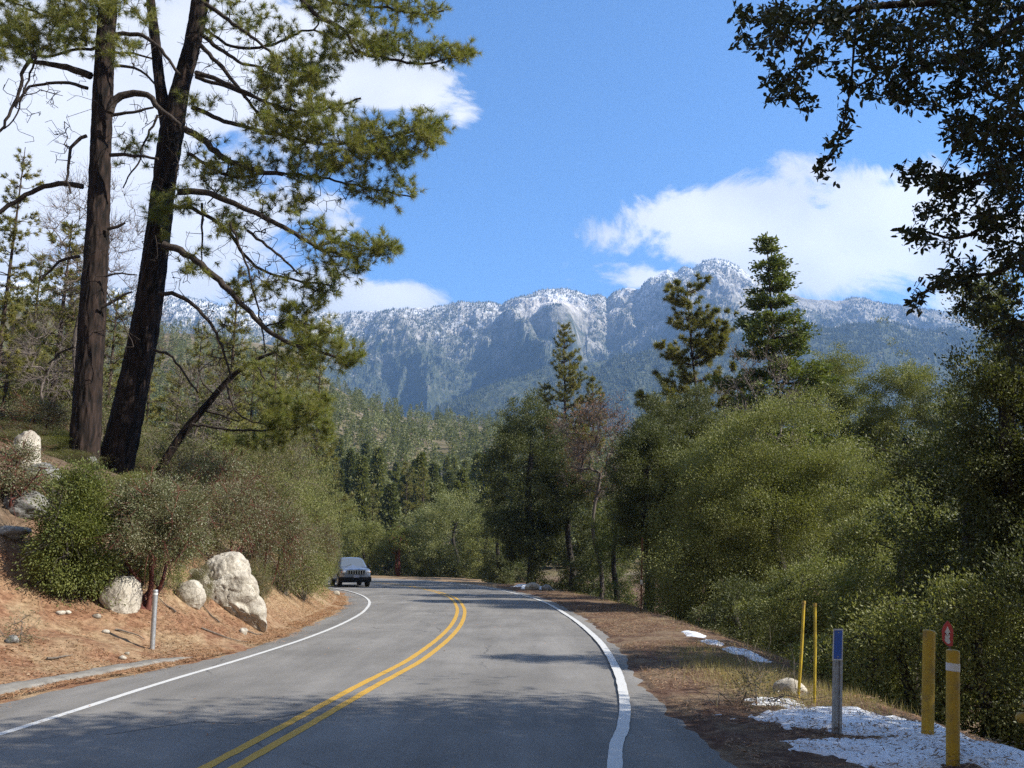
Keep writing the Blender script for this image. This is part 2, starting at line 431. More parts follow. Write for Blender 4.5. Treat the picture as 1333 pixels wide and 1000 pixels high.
def paint(name, col, wear):
    t = NT(name); v = t.pos()
    n = t.noise(v, 14, 6, .7); n2 = t.noise(v, 70, 2, .8); n0 = t.noise(v, .8, 3)
    c = t.mix(1, col, t.ramp(n2, [(.3, .8), (.7, 1.)]), 'MULTIPLY')
    k = t.math('ADD', n, t.math('MULTIPLY', n0, .35))
    c = t.mix(t.ramp(k, [(.42 - wear, .9), (.56 - wear, .0)]), c, (.12, .12, .115))
    return t.done(t.bsdf(c, .7, n2, .3, .004, .4))
M['white_paint'] = paint('white_road_paint', (.62, .62, .60), -.015)
M['yellow_paint'] = paint('yellow_road_paint', (.56, .33, .045), -.01)
M['tar'] = plain('tar_seam', (.035, .035, .036), .6)
def line(name, P, o, w, mat, z=.004):
    m = MB(); q = resample(P, .12)
    e1 = offset(q, o - w / 2 + (fbm(xyz(q[:, 0] * 6, q[:, 1] * 6), 3, 31) - .5) * .02)
    e2 = offset(q, o + w / 2 + (fbm(xyz(q[:, 0] * 6, q[:, 1] * 6), 3, 32) - .5) * .02)
    m.grid(np.concatenate([np.stack([e1, e2], 1), np.full((len(q), 2, 1), z)], -1), smooth=False)
    return m.build(name, mat, road_o)
line('center_line', C, -.12, .11, M['yellow_paint'])['label'] = 'right stripe of the double yellow centre line'
line('center_line', C, .12, .11, M['yellow_paint'])['label'] = 'left stripe of the double yellow centre line'
line('edge_line', L, 0, .10, M['white_paint'])['label'] = 'white edge line along the needle covered bank'
line('edge_line', R, 0, .125, M['white_paint'])['label'] = 'white edge line along the snowy shoulder'

for k_, pts_ in enumerate([[(-3.9, 8.6), (-3.2, 9.3), (-2.7, 9.2), (-2.3, 9.9)]]):
    q = resample(catmull([np.array(p_, float) for p_ in pts_], 8), .05); m = MB()
    q = q + (fbm(xyz(q[:, 0] * 3, q[:, 1] * 3), 4, 44 + k_)[:, None] - .5) * .25
    m.grid(np.concatenate([np.stack([offset(q, -.007), offset(q, .007)], 1), np.full((len(q), 2, 1), .005)], -1), smooth=False)
    m.build('tar_seam', M['tar'], road_o)
# kerb of pale asphalt at the left edge
def strip_obj(name, P, w, h, y0, y1, mat, seed, off=.05):
    q = resample(P, .08); q = q[(q[:, 1] > y0) & (q[:, 1] < y1)]
    m = MB(); k = 7; rows = []
    ends = np.clip(np.minimum(np.arange(len(q)), np.arange(len(q))[::-1]) / 12., 0, 1) ** .6
    for i in range(k):
        f = i / (k - 1)
        o = off + f * w * ends + (fbm(xyz(q[:, 0] * 3, q[:, 1] * 3, i * .3), 3, seed) - .5) * .12
        p = offset(q, o); zz = math.sin(math.pi * f) ** .5 * h * ends
        base = np.maximum(H(p[:, 0], p[:, 1]), -.01)
        zz = base + zz - (.04 if i in (0, k - 1) else 0) + (fbm(xyz(p[:, 0] * 5, p[:, 1] * 5), 3, seed + 1) - .5) * .03
        rows.append(np.concatenate([p, zz[:, None]], 1))
    m.grid(np.stack(rows, 1))
    return m.build(name, mat)
t = NT('pale_asphalt'); v = t.pos(); n = t.noise(v, 5, 6, .7); n2 = t.noise(v, 80, 2, .8)
c = t.ramp(n, [(.3, (.15, .14, .125)), (.7, (.33, .31, .275))]); c = t.mix(1, c, t.ramp(n2, [(.3, .7), (.7, 1.)]), 'MULTIPLY')
M['pale_asphalt'] = t.done(t.bsdf(c, .9, n2, .4, .01, .2))
tag(strip_obj('kerb', LA, .36, .035, 9.4, 15.2, M['pale_asphalt'], 41), kind='structure')
# ------------------------------------------------------------------ foliage builders
def leaves(mb, c, n_dir, length, width, up=.3, sd=None):
    """kite shaped leaves: c centres (N,3), n_dir preferred growing direction (N,3)"""
    N = len(c)
    if not N: return
    d = unit(n_dir + rng.normal(0, .75, (N, 3)))
    nrm = unit(rng.normal(0, .8, (N, 3)) + np.array([0, 0, up]) + .35 * unit(n_dir))
    sdv = unit(np.cross(d, nrm)); nr = unit(np.cross(sdv, d))
    L = (length * rng.uniform(.65, 1.3, N))[:, None]; w = (width * rng.uniform(.7, 1.25, N))[:, None]
    q = np.stack([c, c + d * L * .5 + sdv * w * .5 + nr * w * .12, c + d * L, c + d * L * .5 - sdv * w * .5 + nr * w * .12], 1)
    mb.quads(q)
def needles(mb, c, ax, n, length, width, spread=1.0, back=.25, lo=.1):
    """tufts of needles: c (K,3) tip positions, ax (K,3) twig direction"""
    K = len(c)
    if not K: return
    cc = np.repeat(c, n, 0); a = np.repeat(unit(ax), n, 0)
    t = rng.uniform(0, 1, len(cc))[:, None]
    r = unit(rng.normal(0, 1, (len(cc), 3)))
    r = unit(r - a * (r * a).sum(1, keepdims=True))
    ang = (lo + spread * rng.uniform(0, 1, len(cc)) ** .7)[:, None]
    d = unit(a * np.cos(ang) + r * np.sin(ang) + np.array([0, 0, .08]))
    b = cc - a * t * back
    L = length * rng.uniform(.6, 1.15, len(cc))[:, None]
    s = unit(np.cross(d, rng.normal(0, 1, (len(cc), 3)))) * width * .5
    mb.tris(np.stack([b - s, b + s, b + d * L], 1))

def skeleton(nodes, parent, nrad, attr, step=.5, wob=.12, droop=0.0, tip=.006, power=2.4, maxr=None, root_w=0.15):
    """grow twigs from given nodes to attractor points; returns node arrays + index of each attractor's end node"""
    P = [np.array(p, float) for p in nodes]; par = list(parent)
    n0 = len(P)
    cap = n0 + len(attr) * 14 + 10
    arr = np.empty((cap, 3)); arr[:n0] = P
    dist0 = np.zeros(cap)
    for i in range(n0):
        dist0[i] = 0 if par[i] < 0 else dist0[par[i]] + np.linalg.norm(P[i] - P[par[i]])
    d = np.array([np.linalg.norm(arr[:n0] - a, axis=1).min() for a in attr]) if len(attr) else np.array([])
    ends = np.zeros(len(attr), int); n = n0
    for k in np.argsort(d):
        a = np.asarray(attr[k], float)
        dd = np.linalg.norm(arr[:n] - a, axis=1) + root_w * dist0[:n] * 0 + .25 * np.maximum(0, arr[:n, 2] - a[2])
        j = int(dd.argmin()); D = np.linalg.norm(a - arr[j])
        m = min(12, max(1, int(math.ceil(D / step))))
        prev = j; q = rng.normal(0, 1, 3) * D * wob
        for i in range(1, m + 1):
            f = i / m
            p = arr[j] * (1 - f) + a * f + q * math.sin(math.pi * f) + np.array([0, 0, -droop * D * math.sin(math.pi * f)])
            if i < m: p = p + rng.normal(0, step * .10, 3)
            arr[n] = p; par.append(prev); dist0[n] = dist0[prev] + np.linalg.norm(p - arr[prev]); prev = n; n += 1
            if n >= cap: break
        ends[k] = prev
    arr = arr[:n]; par = np.array(par[:n])
    r = np.zeros(n); acc = np.zeros(n)
    for i in range(n - 1, -1, -1):
        r[i] = max(tip, acc[i] ** (1 / power))
        if i < n0 and nrad is not None: r[i] = max(min(r[i], 1.15 * nrad[i]), nrad[i])
        if maxr: r[i] = min(r[i], maxr)
        if par[i] >= 0: acc[par[i]] += r[i] ** power
    return arr, par, r, ends
def skel_mesh(mb, arr, par, r, n_skip=0, sides=5, thick=.03):
    i = np.arange(len(arr)); ok = (par >= 0) & (i >= n_skip)
    i = i[ok]; p = par[i]
    r0 = np.minimum(r[p], r[i] * 1.5)
    big = r[i] > thick
    mb.segs(arr[p[big]], arr[i[big]], r0[big], r[i[big]], 7)
    mb.segs(arr[p[~big]], arr[i[~big]], r0[~big], r[i[~big]], sides if sides < 5 else 4)

def lobes_points(lobes, n, shell=.55, seed=0, gap=.0, gscale=.6):
    """clump centres in a union of ellipsoids, mostly near the outside, thinned by noise"""
    lobes = np.array(lobes, float); vol = (lobes[:, 3] * lobes[:, 4] * lobes[:, 5]) ** .72
    out = []; tries = 0
    while sum(map(len, out)) < n and tries < 40:
        tries += 1
        k = rng.choice(len(lobes), n, p=vol / vol.sum())
        d = unit(rng.normal(0, 1, (n, 3))); rr = rng.uniform(shell ** 2, 1, n) ** .5
        bump = 1 + .42 * (fbm(d * 2.3 + k[:, None] * 3.7, 3, seed) - .5) * 2
        p = lobes[k, :3] + d * (rr * bump)[:, None] * lobes[k, 3:6]
        e = ((p[:, None] - lobes[None, :, :3]) / lobes[None, :, 3:6])
        ins = (np.linalg.norm(e, axis=2) < .5); ins[np.arange(n), k] = False
        ok = ~ins.any(1)
        if gap: ok &= fbm(p * gscale, 3, seed + 5) > gap
        out.append(p[ok])
    P = np.concatenate(out)[:n]
    c = lobes[:, :3].mean(0); k = rng.random(len(P)) < .16
    P[k] += (P[k] - c) * rng.exponential(.075, (k.sum(), 1))
    return P

def broadleaf(name, lobes, nclump, nleaf, leaf, leafmat, barkmat, trunk, clump_r=.4, gap=.42, seed=0, ntwig=150, shell=.6, gscale=None, part='crown', drop=0, aspect=.5, up=.3, twig_tip=.008, base_r=.15, twigs_extra=0, maxr=None, forks=1, filler=True):
    """tree or shrub around the origin; trunk = list of points from the base up. Returns root Empty."""
    global rng
    rng = np.random.default_rng(seed + 100)
    root = empty(name)
    ww = 2 * max(l_[3] for l_ in lobes); cl = lobes_points(lobes, nclump, shell, seed, gap, gscale or max(.8, 3.2 / ww))
    tr = np.array(trunk, float); tr = resample(catmull(tr, 6), .35)
    nodes = list(tr); par = [i - 1 for i in range(len(tr))]
    nr = list(np.linspace(base_r, base_r * .45, len(tr)))
    for fk in range(forks - 1):
        a = rng.uniform(0, 6.28); off = np.array([math.cos(a), math.sin(a), 0])
        t2 = np.array([tr[0] + off * .25 * (i / 6) * 3 + np.array([0, 0, (tr[-1][2] - tr[0][2]) * i / 6 * rng.uniform(.8, 1)]) for i in range(1, 7)])
        b = len(nodes)
        for i, p in enumerate(t2):
            nodes.append(p + rng.normal(0, .08, 3)); par.append(0 if i == 0 else b + i - 1); nr.append(base_r * .7 * (1 - i / 9))
    sel = rng.choice(len(cl), min(ntwig, len(cl)), replace=False)
    arr, pr, rr, ends = skeleton(nodes, par, nr, cl[sel], .6, .14, -.08, twig_tip, 2.3, maxr)
    mb = MB(); mb.tube(arr[:len(tr)], rr[:len(tr)] * 1.0, 9, rough=.12, seed=seed)
    skel_mesh(mb, arr, pr, rr, len(tr))
    if twigs_extra:
        e = arr[rng.choice(len(arr) - len(tr), twigs_extra) + len(tr)]
        d = unit(rng.normal(0, 1, (len(e), 3)) + unit(e - tr[-1]) * 1.2) * rng.uniform(.25, .7, (len(e), 1))
        mid = e + d * .5 + rng.normal(0, .05, (len(e), 3))
        mb.segs(e, mid, twig_tip, twig_tip * .7, 3); mb.segs(mid, e + d, twig_tip * .7, twig_tip * .4, 3)
    mb.build('trunk', barkmat, root)
    if nleaf:
        cen = np.array(lobes)[:, :3].mean(0)
        cc = np.repeat(cl, nleaf, 0)
        off = rng.normal(0, 1, cc.shape) * clump_r * np.array([1, 1, .7])
        p = cc + off
        outw = unit(p - cen) + unit(off) * .7
        lb = MB(); leaves(lb, p, outw, leaf, leaf * aspect, up)
        lb.build(part, leafmat, root)
    return root

def conifer(name, h, prof, nwh, nbr, mat, bark, seed, tilt=(.15, -.1), tuft=(14, .3, .035), tstep=.38, side=.5, gold=None, r0=.28, crown=.2, curve=0, density=1, lean=0, flat=False, asym=0, updir=.1, extra_tops=()):
    """whorled conifer round the origin. prof(f) -> branch length at height fraction f of the crown (0 bottom, 1 top)."""
    global rng
    rng = np.random.default_rng(seed + 900)
    root = empty(name)
    zz = np.linspace(0, h, 24); tr = np.stack([lean * (zz / h) ** 1.5 + curve * np.sin(zz / h * 5), curve * np.cos(zz / h * 4) - curve, zz], 1)
    mb = MB(); mb.tube(tr, np.interp(zz / h, [0, .1, 1], [r0, r0 * .8, .02]), 9, rough=.1, seed=seed)
    cs, ds = [], []
    tops = [(tr, h * crown, h, 1.0)]
    for (bx, by, z0, z1, sc) in extra_tops:
        zz2 = np.linspace(z0, z1, 12); f = (zz2 - z0) / (z1 - z0)
        t2 = np.stack([bx * np.minimum(1, f * 2.2) ** .7, by * np.minimum(1, f * 2.2) ** .7, zz2], 1)
        mb.tube(t2, np.linspace(.12, .02, 12), 6); tops.append((t2, z0 + (z1 - z0) * .35, z1, sc))
    A, B, Ra, Rb = [], [], [], []
    for t_, zb, zt, sc in tops:
        nw = max(4, int(nwh * (zt - zb) / (h * (1 - crown))))
        for w in range(nw):
            f = (w + rng.uniform(-.3, .3)) / nw; f = min(max(f, 0), .985)
            z = zb + (zt - zb) * f
            o = np.array([np.interp(z, t_[:, 2], t_[:, k]) for k in range(3)])
            for b in range(nbr):
                az = rng.uniform(0, 6.283); ln = prof(f) * sc * rng.uniform(.42, 1.15) * (1 + asym * math.cos(az))
                if ln < .15 or rng.random() > density: continue
                ns = max(3, int(ln / .35)); s = np.linspace(0, 1, ns + 1)
                e = tilt[0] * (1 - f) + tilt[1] * 0
                dirh = np.array([math.cos(az), math.sin(az), 0]); pr = np.array([-math.sin(az), math.cos(az), 0])
                rise = (tilt[1] * (1 - f) + updir * f)
                pts = o + dirh * (ln * s)[:, None] + pr * (rng.normal(0, .1) * ln * s * s)[:, None] + np.array([0, 0, 1]) * (ln * (rise * s + tilt[0] * s * s))[:, None]
                pts[1:-1] += rng.normal(0, .04, (ns - 1, 3))
                rb = np.linspace(.014 + .012 * ln, .006, ns + 1)
                A.append(pts[:-1]); B.append(pts[1:]); Ra.append(rb[:-1]); Rb.append(rb[1:])
                nt = max(2, int(ln / tstep * 1.6))
                for q in range(nt):
                    sp = rng.uniform(.22 if ln > 1 else .05, 1.0) if q else 1.0
                    p = np.array([np.interp(sp, s, pts[:, k]) for k in range(3)])
                    sd = rng.choice([-1, 1]) * (side * ln * (1.12 - sp) * rng.uniform(.3, 1)) if q else 0
                    p2 = p + pr * sd + dirh * abs(sd) * .6 + np.array([0, 0, rng.normal(0, .03 if flat else .10) + (.0 if flat else .06)])
                    if q and abs(sd) > .2: A.append(p[None]); B.append(p2[None]); Ra.append(np.array([.008])); Rb.append(np.array([.005]))
                    cs.append(p2); ds.append(dirh + pr * np.sign(sd) * .5 + np.array([0, 0, updir * 1.5]))
    mb.segs(np.concatenate(A), np.concatenate(B), np.concatenate(Ra), np.concatenate(Rb), 4)
    mb.build('trunk', bark, root)
    cs = np.array(cs); ds = np.array(ds)
    nb, ln, wd = tuft
    lb = MB()
    if flat:
        cc = np.repeat(cs, nb, 0) + rng.normal(0, 1, (len(cs) * nb, 3)) * np.array([.22, .22, .09]) * (ln / .3)
        leaves(lb, cc, np.repeat(ds, nb, 0) + np.array([0, 0, -.1]), ln, wd, 1.0)
    else:
        needles(lb, cs, ds, nb, ln, wd, 1.35, ln * .7)
    lb.build('crown', mat, root)
    return root

def bare_tree(name, lobes, nend, trunk, bark, leafmat, seed, tip=.010, nleaf=0, leaf=.1, clump=.3, base_r=.15, wob=.18, extra=4):
    global rng
    rng = np.random.default_rng(seed + 300)
    root = empty(name)
    cl = lobes_points(lobes, nend, .25, seed, 0)
    tr = resample(catmull(trunk, 6), .35)
    arr, pr, rr, ends = skeleton(list(tr), [i - 1 for i in range(len(tr))], list(np.linspace(base_r, base_r * .5, len(tr))), cl, .45, wob, -.1, tip, 2.2)
    mb = MB(); mb.tube(arr[:len(tr)], rr[:len(tr)], 8, rough=.1); skel_mesh(mb, arr, pr, rr, len(tr))
    e = np.repeat(arr[ends], extra, 0)
    d = unit(rng.normal(0, .8, (len(e), 3)) + unit(e - tr[-1]) + np.array([0, 0, .3])) * rng.uniform(.3, .9, (len(e), 1))
    mid = e + d * .5 + rng.normal(0, .06, (len(e), 3))
    mb.segs(e, mid, tip, tip * .7, 3); mb.segs(mid, e + d, tip * .7, tip * .4, 3)
    d2 = d * .5 + rng.normal(0, .18, d.shape); mb.segs(mid, mid + d2, tip * .6, tip * .4, 3)
    mb.build('trunk', bark, root)
    if nleaf:
        c = (np.repeat(e + d, nleaf, 0)); c = c + rng.normal(0, clump, c.shape)
        lb = MB(); leaves(lb, c, rng.normal(0, 1, c.shape), leaf, leaf * .6); lb.build('crown', leafmat, root)
    return root

# ---------------------------------------------------------------- rocks
def granite(name, c1, c2, c3, sc=3):
    t = NT(name); v = t.pos()
    n = t.noise(v, sc, 6, .62, .5); n2 = t.noise(v, sc * 12, 4, .8); n3 = t.noise(v, sc * .6, 3, .6)
    c = t.ramp(n, [(.3, c1), (.5, c2), (.68, c3)])
    c = t.mix(1, c, t.ramp(n2, [(.35, .6), (.65, 1.1)]), 'MULTIPLY')
    k = t.vor(v, sc * .9, 'DISTANCE_TO_EDGE')
    c = t.mix(t.ramp(t.math('MULTIPLY', k, 1), [(.0, .55), (.02, 0.)]), c, (.07, .055, .045))
    c = t.mix(t.ramp(n3, [(.56, 0.), (.7, .5)]), c, (.20, .18, .12))
    h = t.math('ADD', n, t.math('MULTIPLY', n2, .25))
    return t.done(t.bsdf(c, .9, h, .9, .06, .2))
M['granite'] = granite('pale_granite', (.26, .22, .18), (.48, .44, .37), (.62, .58, .50))
M['granite_grey'] = granite('grey_granite', (.10, .10, .10), (.26, .26, .25), (.44, .43, .41), 4)
_ico = {}
def ico(sub):
    if sub not in _ico:
        import bmesh
        bm = bmesh.new(); bmesh.ops.create_icosphere(bm, subdivisions=sub, radius=1)
        _ico[sub] = (np.array([v.co[:] for v in bm.verts]), np.array([[v.index for v in f.verts] for f in bm.faces])); bm.free()
    return _ico[sub]
def rock(name, pos, size, seed, mat=None, sub=5, rough=.22, cut=5, lobes=None, rz=0, label=None, cat='boulder', group=None, sink=.25, fis=0):
    r_ = np.random.default_rng(seed); v, f = ico(sub); v = v.copy(); d = v.copy()
    if lobes is not None:                      # star shaped union of spheres
        rad = np.full(len(d), .25)
        for (cx, cy, cz, rr) in lobes:
            c = np.array([cx, cy, cz]); b = d @ c; disc = b * b - (c @ c - rr * rr)
            hit = disc > 0; rad = np.where(hit, np.maximum(rad, b + np.sqrt(np.maximum(disc, 0))), rad)
        v = d * rad[:, None]
    for k in range(cut):                       # planar breaks
        n = unit(r_.normal(0, 1, 3)); lim = r_.uniform(.55, .85)
        e = np.maximum(v @ n - lim, 0); v = v - np.outer(e * .85, n)
    v = v + d * ((fbm(d * 1.7 + seed, 4, seed) - .5) * rough * 2)[:, None] + d * ((fbm(d * 6 + seed, 4, seed + 2, ridged=True) - .6) * rough * .55)[:, None]
    if fis:
        w_ = fbm(d * 2.1 + 4, 3, seed + 9) * 1.6
        cr_ = np.abs(np.sin((d[:, 0] * 1.9 + d[:, 1] * .8 + w_) * 3.1)); v = v * (1 - .07 * (1 - sstep(0, .22, cr_)))[:, None]
        cr_ = np.abs(np.sin((d[:, 2] * 1.6 + d[:, 0] * .5 + w_) * 2.6)); v = v * (1 - .05 * (1 - sstep(0, .18, cr_)))[:, None]
    v = v * np.array(size) / 2
    a = rz; v = v @ np.array([[math.cos(a), math.sin(a), 0], [-math.sin(a), math.cos(a), 0], [0, 0, 1]])
    mb = MB(); mb.add(v, f, True)
    o = mb.build(name, mat or M['granite']); o.location = (pos[0], pos[1], pos[2] + size[2] * (.5 - sink))
    return tag(o, label, cat, group)
# ================================================================== the two big pines on the left bank
def trace(pts, d, step=.25, dz=None):
    out = []
    for p in pts:
        out.append(W(p[0], p[1], d + (p[2] if len(p) > 2 else 0)))
    return resample(catmull(out, 6), step)
def hero_pine(name, label, trunks, branches, zones, bare, base, seed, base_flare=.15):
    global rng
    rng = np.random.default_rng(seed)
    root = empty(name, base, label=label, cat='tree')
    nodes, par, nr = [], [], []
    tm = MB()
    for pts, d, w0, w1 in trunks:
        P = trace([q[:2] for q in pts], d, .12); wd = np.interp(P[:, 2], [W(*q[:2], d)[2] for q in pts], [q[2] / ppm(d) / 2 * .82 for q in pts])
        tm.tube(P, wd, 64, rough=.13, seed=seed, rf=6, zf=2.2)
        b = len(nodes)
        for i, p in enumerate(P[::3]): nodes.append(p); par.append(b + i - 1 if i else -1); nr.append(wd[i * 3] * .6)
    nt = len(nodes)
    tr = tm.build('trunk', M['pine_bark'], root, loc=base)
    bm_ = MB()
    for k, (pts, d, r0, r1) in enumerate(branches):
        P = trace(pts, d, .2); P[1:-1] += rng.normal(0, .018, (len(P) - 2, 3))
        rr = np.linspace(r0, r1, len(P)); bm_.tube(P, rr, 8, rough=.12, seed=k)
        b = len(nodes)
        for i, p in enumerate(P): nodes.append(p); par.append(b + i - 1 if i else -1); nr.append(rr[i])
    n0 = len(nodes)
    attr, kind = [], []
    for z in zones:
        cx, cy, rx, ry, n, dd, sp = z[:7]
        for i in range(n):
            a = rng.uniform(0, 6.28); q = rng.uniform(0, 1) ** .5
            attr.append(W(cx + rx * q * math.cos(a), cy + ry * q * math.sin(a), dd + rng.normal(0, sp))); kind.append(1)
    for z in bare:
        cx, cy, rx, ry, n, dd, sp = z[:7]; n = int(n * 1.5)
        for i in range(n):
            a = rng.uniform(0, 6.28); q = rng.uniform(0, 1) ** .5
            attr.append(W(cx + rx * q * math.cos(a), cy + ry * q * math.sin(a), dd + rng.normal(0, sp))); kind.append(0)
    attr = np.array(attr); kind = np.array(kind)
    # do not root twigs on the trunk below the crown: drop lowest trunk nodes from the search by pushing them away
    arr, pr, rr, ends = skeleton(nodes, par, nr, attr, .28, .20, .05, .008, 2.4)
    skel_mesh(bm_, arr, pr, rr, n0, 4)
    # fine dead twigs
    e = arr[rng.integers(n0, len(arr), int(len(arr) * .30))]
    d_ = unit(rng.normal(0, 1, e.shape)) * rng.uniform(.12, .45, (len(e), 1)); mid = e + d_ * .5 + rng.normal(0, .05, e.shape)
    bm_.segs(e, mid, .006, .005, 3); bm_.segs(mid, e + d_, .005, .003, 3)
    bm_.build('limbs', M['branch'], root, loc=base)
    te = ends[kind == 1]; tip = arr[te]; ax = tip - arr[pr[te]] + np.array([0, 0, .06])
    # side shoots
    s1 = tip + rng.normal(0, .17, tip.shape); s2 = tip + rng.normal(0, .2, tip.shape)
    C_ = np.concatenate([tip, s1, s2]); A_ = np.concatenate([ax, ax * .6 + (s1 - tip), ax * .6 + (s2 - tip)])
    nb = MB(); needles(nb, C_, A_, 60, .26, .012, 1.35, .16)
    nb.build('needles', M['needles'], root, loc=base)
    return root, arr, par

dA, dB = 23.5, 24.5
baseA = T(110, 604, 15, 40); baseB = T(148, 614, 15, 40)
print('pine bases', baseA, baseB)
dA = baseA[1] + .0; dB = baseB[1]
trA = [(104, 640, 50), (109, 600, 44), (115, 500, 41), (121, 400, 39), (127, 300, 35), (131, 200, 32), (135, 100, 31), (141, 0, 29), (144, -60, 27), (148, -160, 20)]
trB = [(140, 650, 62), (150, 610, 52), (170, 520, 46), (190, 420, 42), (204, 320, 38), (214, 235, 36), (224, 170, 38), (236, 110, 28), (250, 60, 27), (261, 0, 29), (268, -60, 24), (275, -160, 18)]
trBl = [(222, 185, 24), (213, 140, 20), (207, 100, 17), (202, 50, 16), (196, 0, 14), (193, -60, 12)]
brA = [
 ([(118, 99), (95, 90), (75, 85), (40, 80)], dA, .13, .06), ([(62, 60), (45, 72), (32, 88), (26, 115), (12, 150), (-8, 180), (-30, 215)], dA - .4, .06, .03),
 ([(48, 72, -.2), (40, 95), (30, 120), (22, 150), (5, 168)], dA - .3, .035, .02),
 ([(114, 115), (90, 109), (70, 108), (38, 114), (20, 140)], dA, .06, .03), ([(113, 177), (98, 184), (91, 205), (88, 230), (92, 252)], dA - .3, .055, .03),
 ([(108, 243), (85, 239), (60, 243), (35, 254), (8, 271), (-25, 296)], dA, .085, .05), ([(104, 334), (80, 340), (64, 352), (50, 366)], dA, .05, .03),
 ([(126, 62), (95, 64), (60, 74), (30, 60), (10, 40)], dA + .4, .05, .03), ([(138, 20), (100, 28), (60, 20), (20, 5)], dA, .06, .03),
 ([(143, 147), (152, 130), (172, 121), (193, 125), (208, 142), (235, 163)], dA - .9, .12, .06), ([(147, 86), (168, 87), (186, 94), (202, 110)], dA - .6, .05, .03),
 ([(145, 150), (170, 146), (200, 140)], dA - .5, .055, .03), ([(143, 202), (172, 202), (206, 207)], dA - .5, .06, .04), ([(140, 298), (152, 294), (163, 290)], dA - .2, .06, .035),
 ([(148, 68), (182, 71), (197, 76)], dA - .4, .04, .03), ([(152, 45), (178, 44), (198, 54), (214, 70), (234, 97)], dA - .8, .07, .04),
 ([(137, 360), (155, 357), (178, 358)], dA - .3, .035, .02), ([(132, 400), (150, 390), (172, 380)], dA - .3, .055, .03), ([(138, 378), (160, 420), (174, 452)], dA - .6, .022, .012),
 ([(112, 60), (108, 30), (100, -20)], dA, .05, .03), ([(96, 452), (80, 458), (62, 474)], dA, .03, .02)]
bB = dB
brB = [
 ([(240, 168), (262, 180), (280, 198), (305, 213), (338, 223), (368, 227)], bB - 1, .12, .07), ([(232, 250), (262, 250), (285, 257), (320, 272), (365, 294), (412, 321), (452, 334)], bB - 1.5, .11, .05),
 ([(225, 268), (252, 273), (275, 285), (300, 305), (330, 345), (380, 364), (432, 372)], bB - .8, .07, .03), ([(212, 318), (242, 330), (268, 350), (295, 375), (322, 402), (352, 432), (400, 455), (452, 466)], bB - 1.8, .12, .04),
 ([(207, 382), (232, 385), (258, 402), (277, 425), (290, 455), (300, 490)], bB - 1, .07, .03), ([(200, 455), (222, 465), (242, 490), (258, 512)], bB - .5, .045, .025), ([(322, 300), (345, 318), (368, 338), (390, 357)], bB - 1.5, .05, .03),
 ([(262, 45), (285, 62), (310, 80), (340, 88)], bB - 1, .08, .04), ([(255, 95), (285, 105), (315, 118), (340, 130)], bB - 1.6, .09, .04), ([(258, 55), (290, 90), (330, 140), (345, 160)], bB - 1, .08, .04),
 ([(268, 5), (300, 28), (330, 50), (362, 76)], bB - 1.2, .08, .04), ([(265, -60), (330, -35), (385, -8), (412, 20), (450, 41), (463, 66), (504, 76), (551, 83), (605, 70)], bB - 1, .11, .03),
 ([(268, -50), (340, -20), (440, 5), (500, 9), (540, 18), (578, 14)], bB - .4, .07, .03), ([(255, 100), (310, 118), (360, 138), (410, 145), (470, 128)], bB - 1.3, .07, .03),
 ([(250, 140), (300, 160), (360, 175), (430, 188), (510, 178), (575, 160)], bB - 1, .08, .03), ([(245, 200), (300, 230), (350, 225), (420, 232), (480, 245), (535, 256)], bB - .6, .06, .025),
 ([(256, 30), (300, 60), (350, 60), (400, 40), (450, 50)], bB + .5, .06, .03), ([(300, 205), (290, 240), (270, 265)], bB - 1, .03, .02), ([(263, 265), (264, 300), (262, 345)], bB - 1.2, .045, .02),
 ([(300, 290), (312, 320), (322, 350), (340, 420), (345, 460)], bB - 1.6, .04, .02), ([(205, 150), (190, 180), (180, 210), (160, 245)], bB - .7, .04, .02), ([(232, 215), (226, 245), (215, 275)], bB - 1.2, .04, .02),
 ([(410, 322), (440, 315), (480, 325), (515, 325)], bB - 1.5, .035, .015), ([(400, 290), (430, 300), (455, 300)], bB - 1.5, .025, .012), ([(345, 425), (380, 420), (420, 428)], bB - 1.6, .03, .015)]
def zs(L_): return [(a, b, c, d, max(2, int(n * 1.35)), dd, sp) for a, b, c, d, n, dd, sp in L_]
zA = zs([(60, 45, 65, 25, 55, dA, .8), (15, 30, 35, 35, 34, dA, .8), (100, 10, 60, 18, 45, dA, .9), (150, 62, 35, 14, 12, dA - .6, .5), (10, 65, 40, 14, 22, dA, .7), (175, 10, 40, 20, 14, dA - .5, .8), (120, -50, 100, 40, 60, dA, 1.2)])
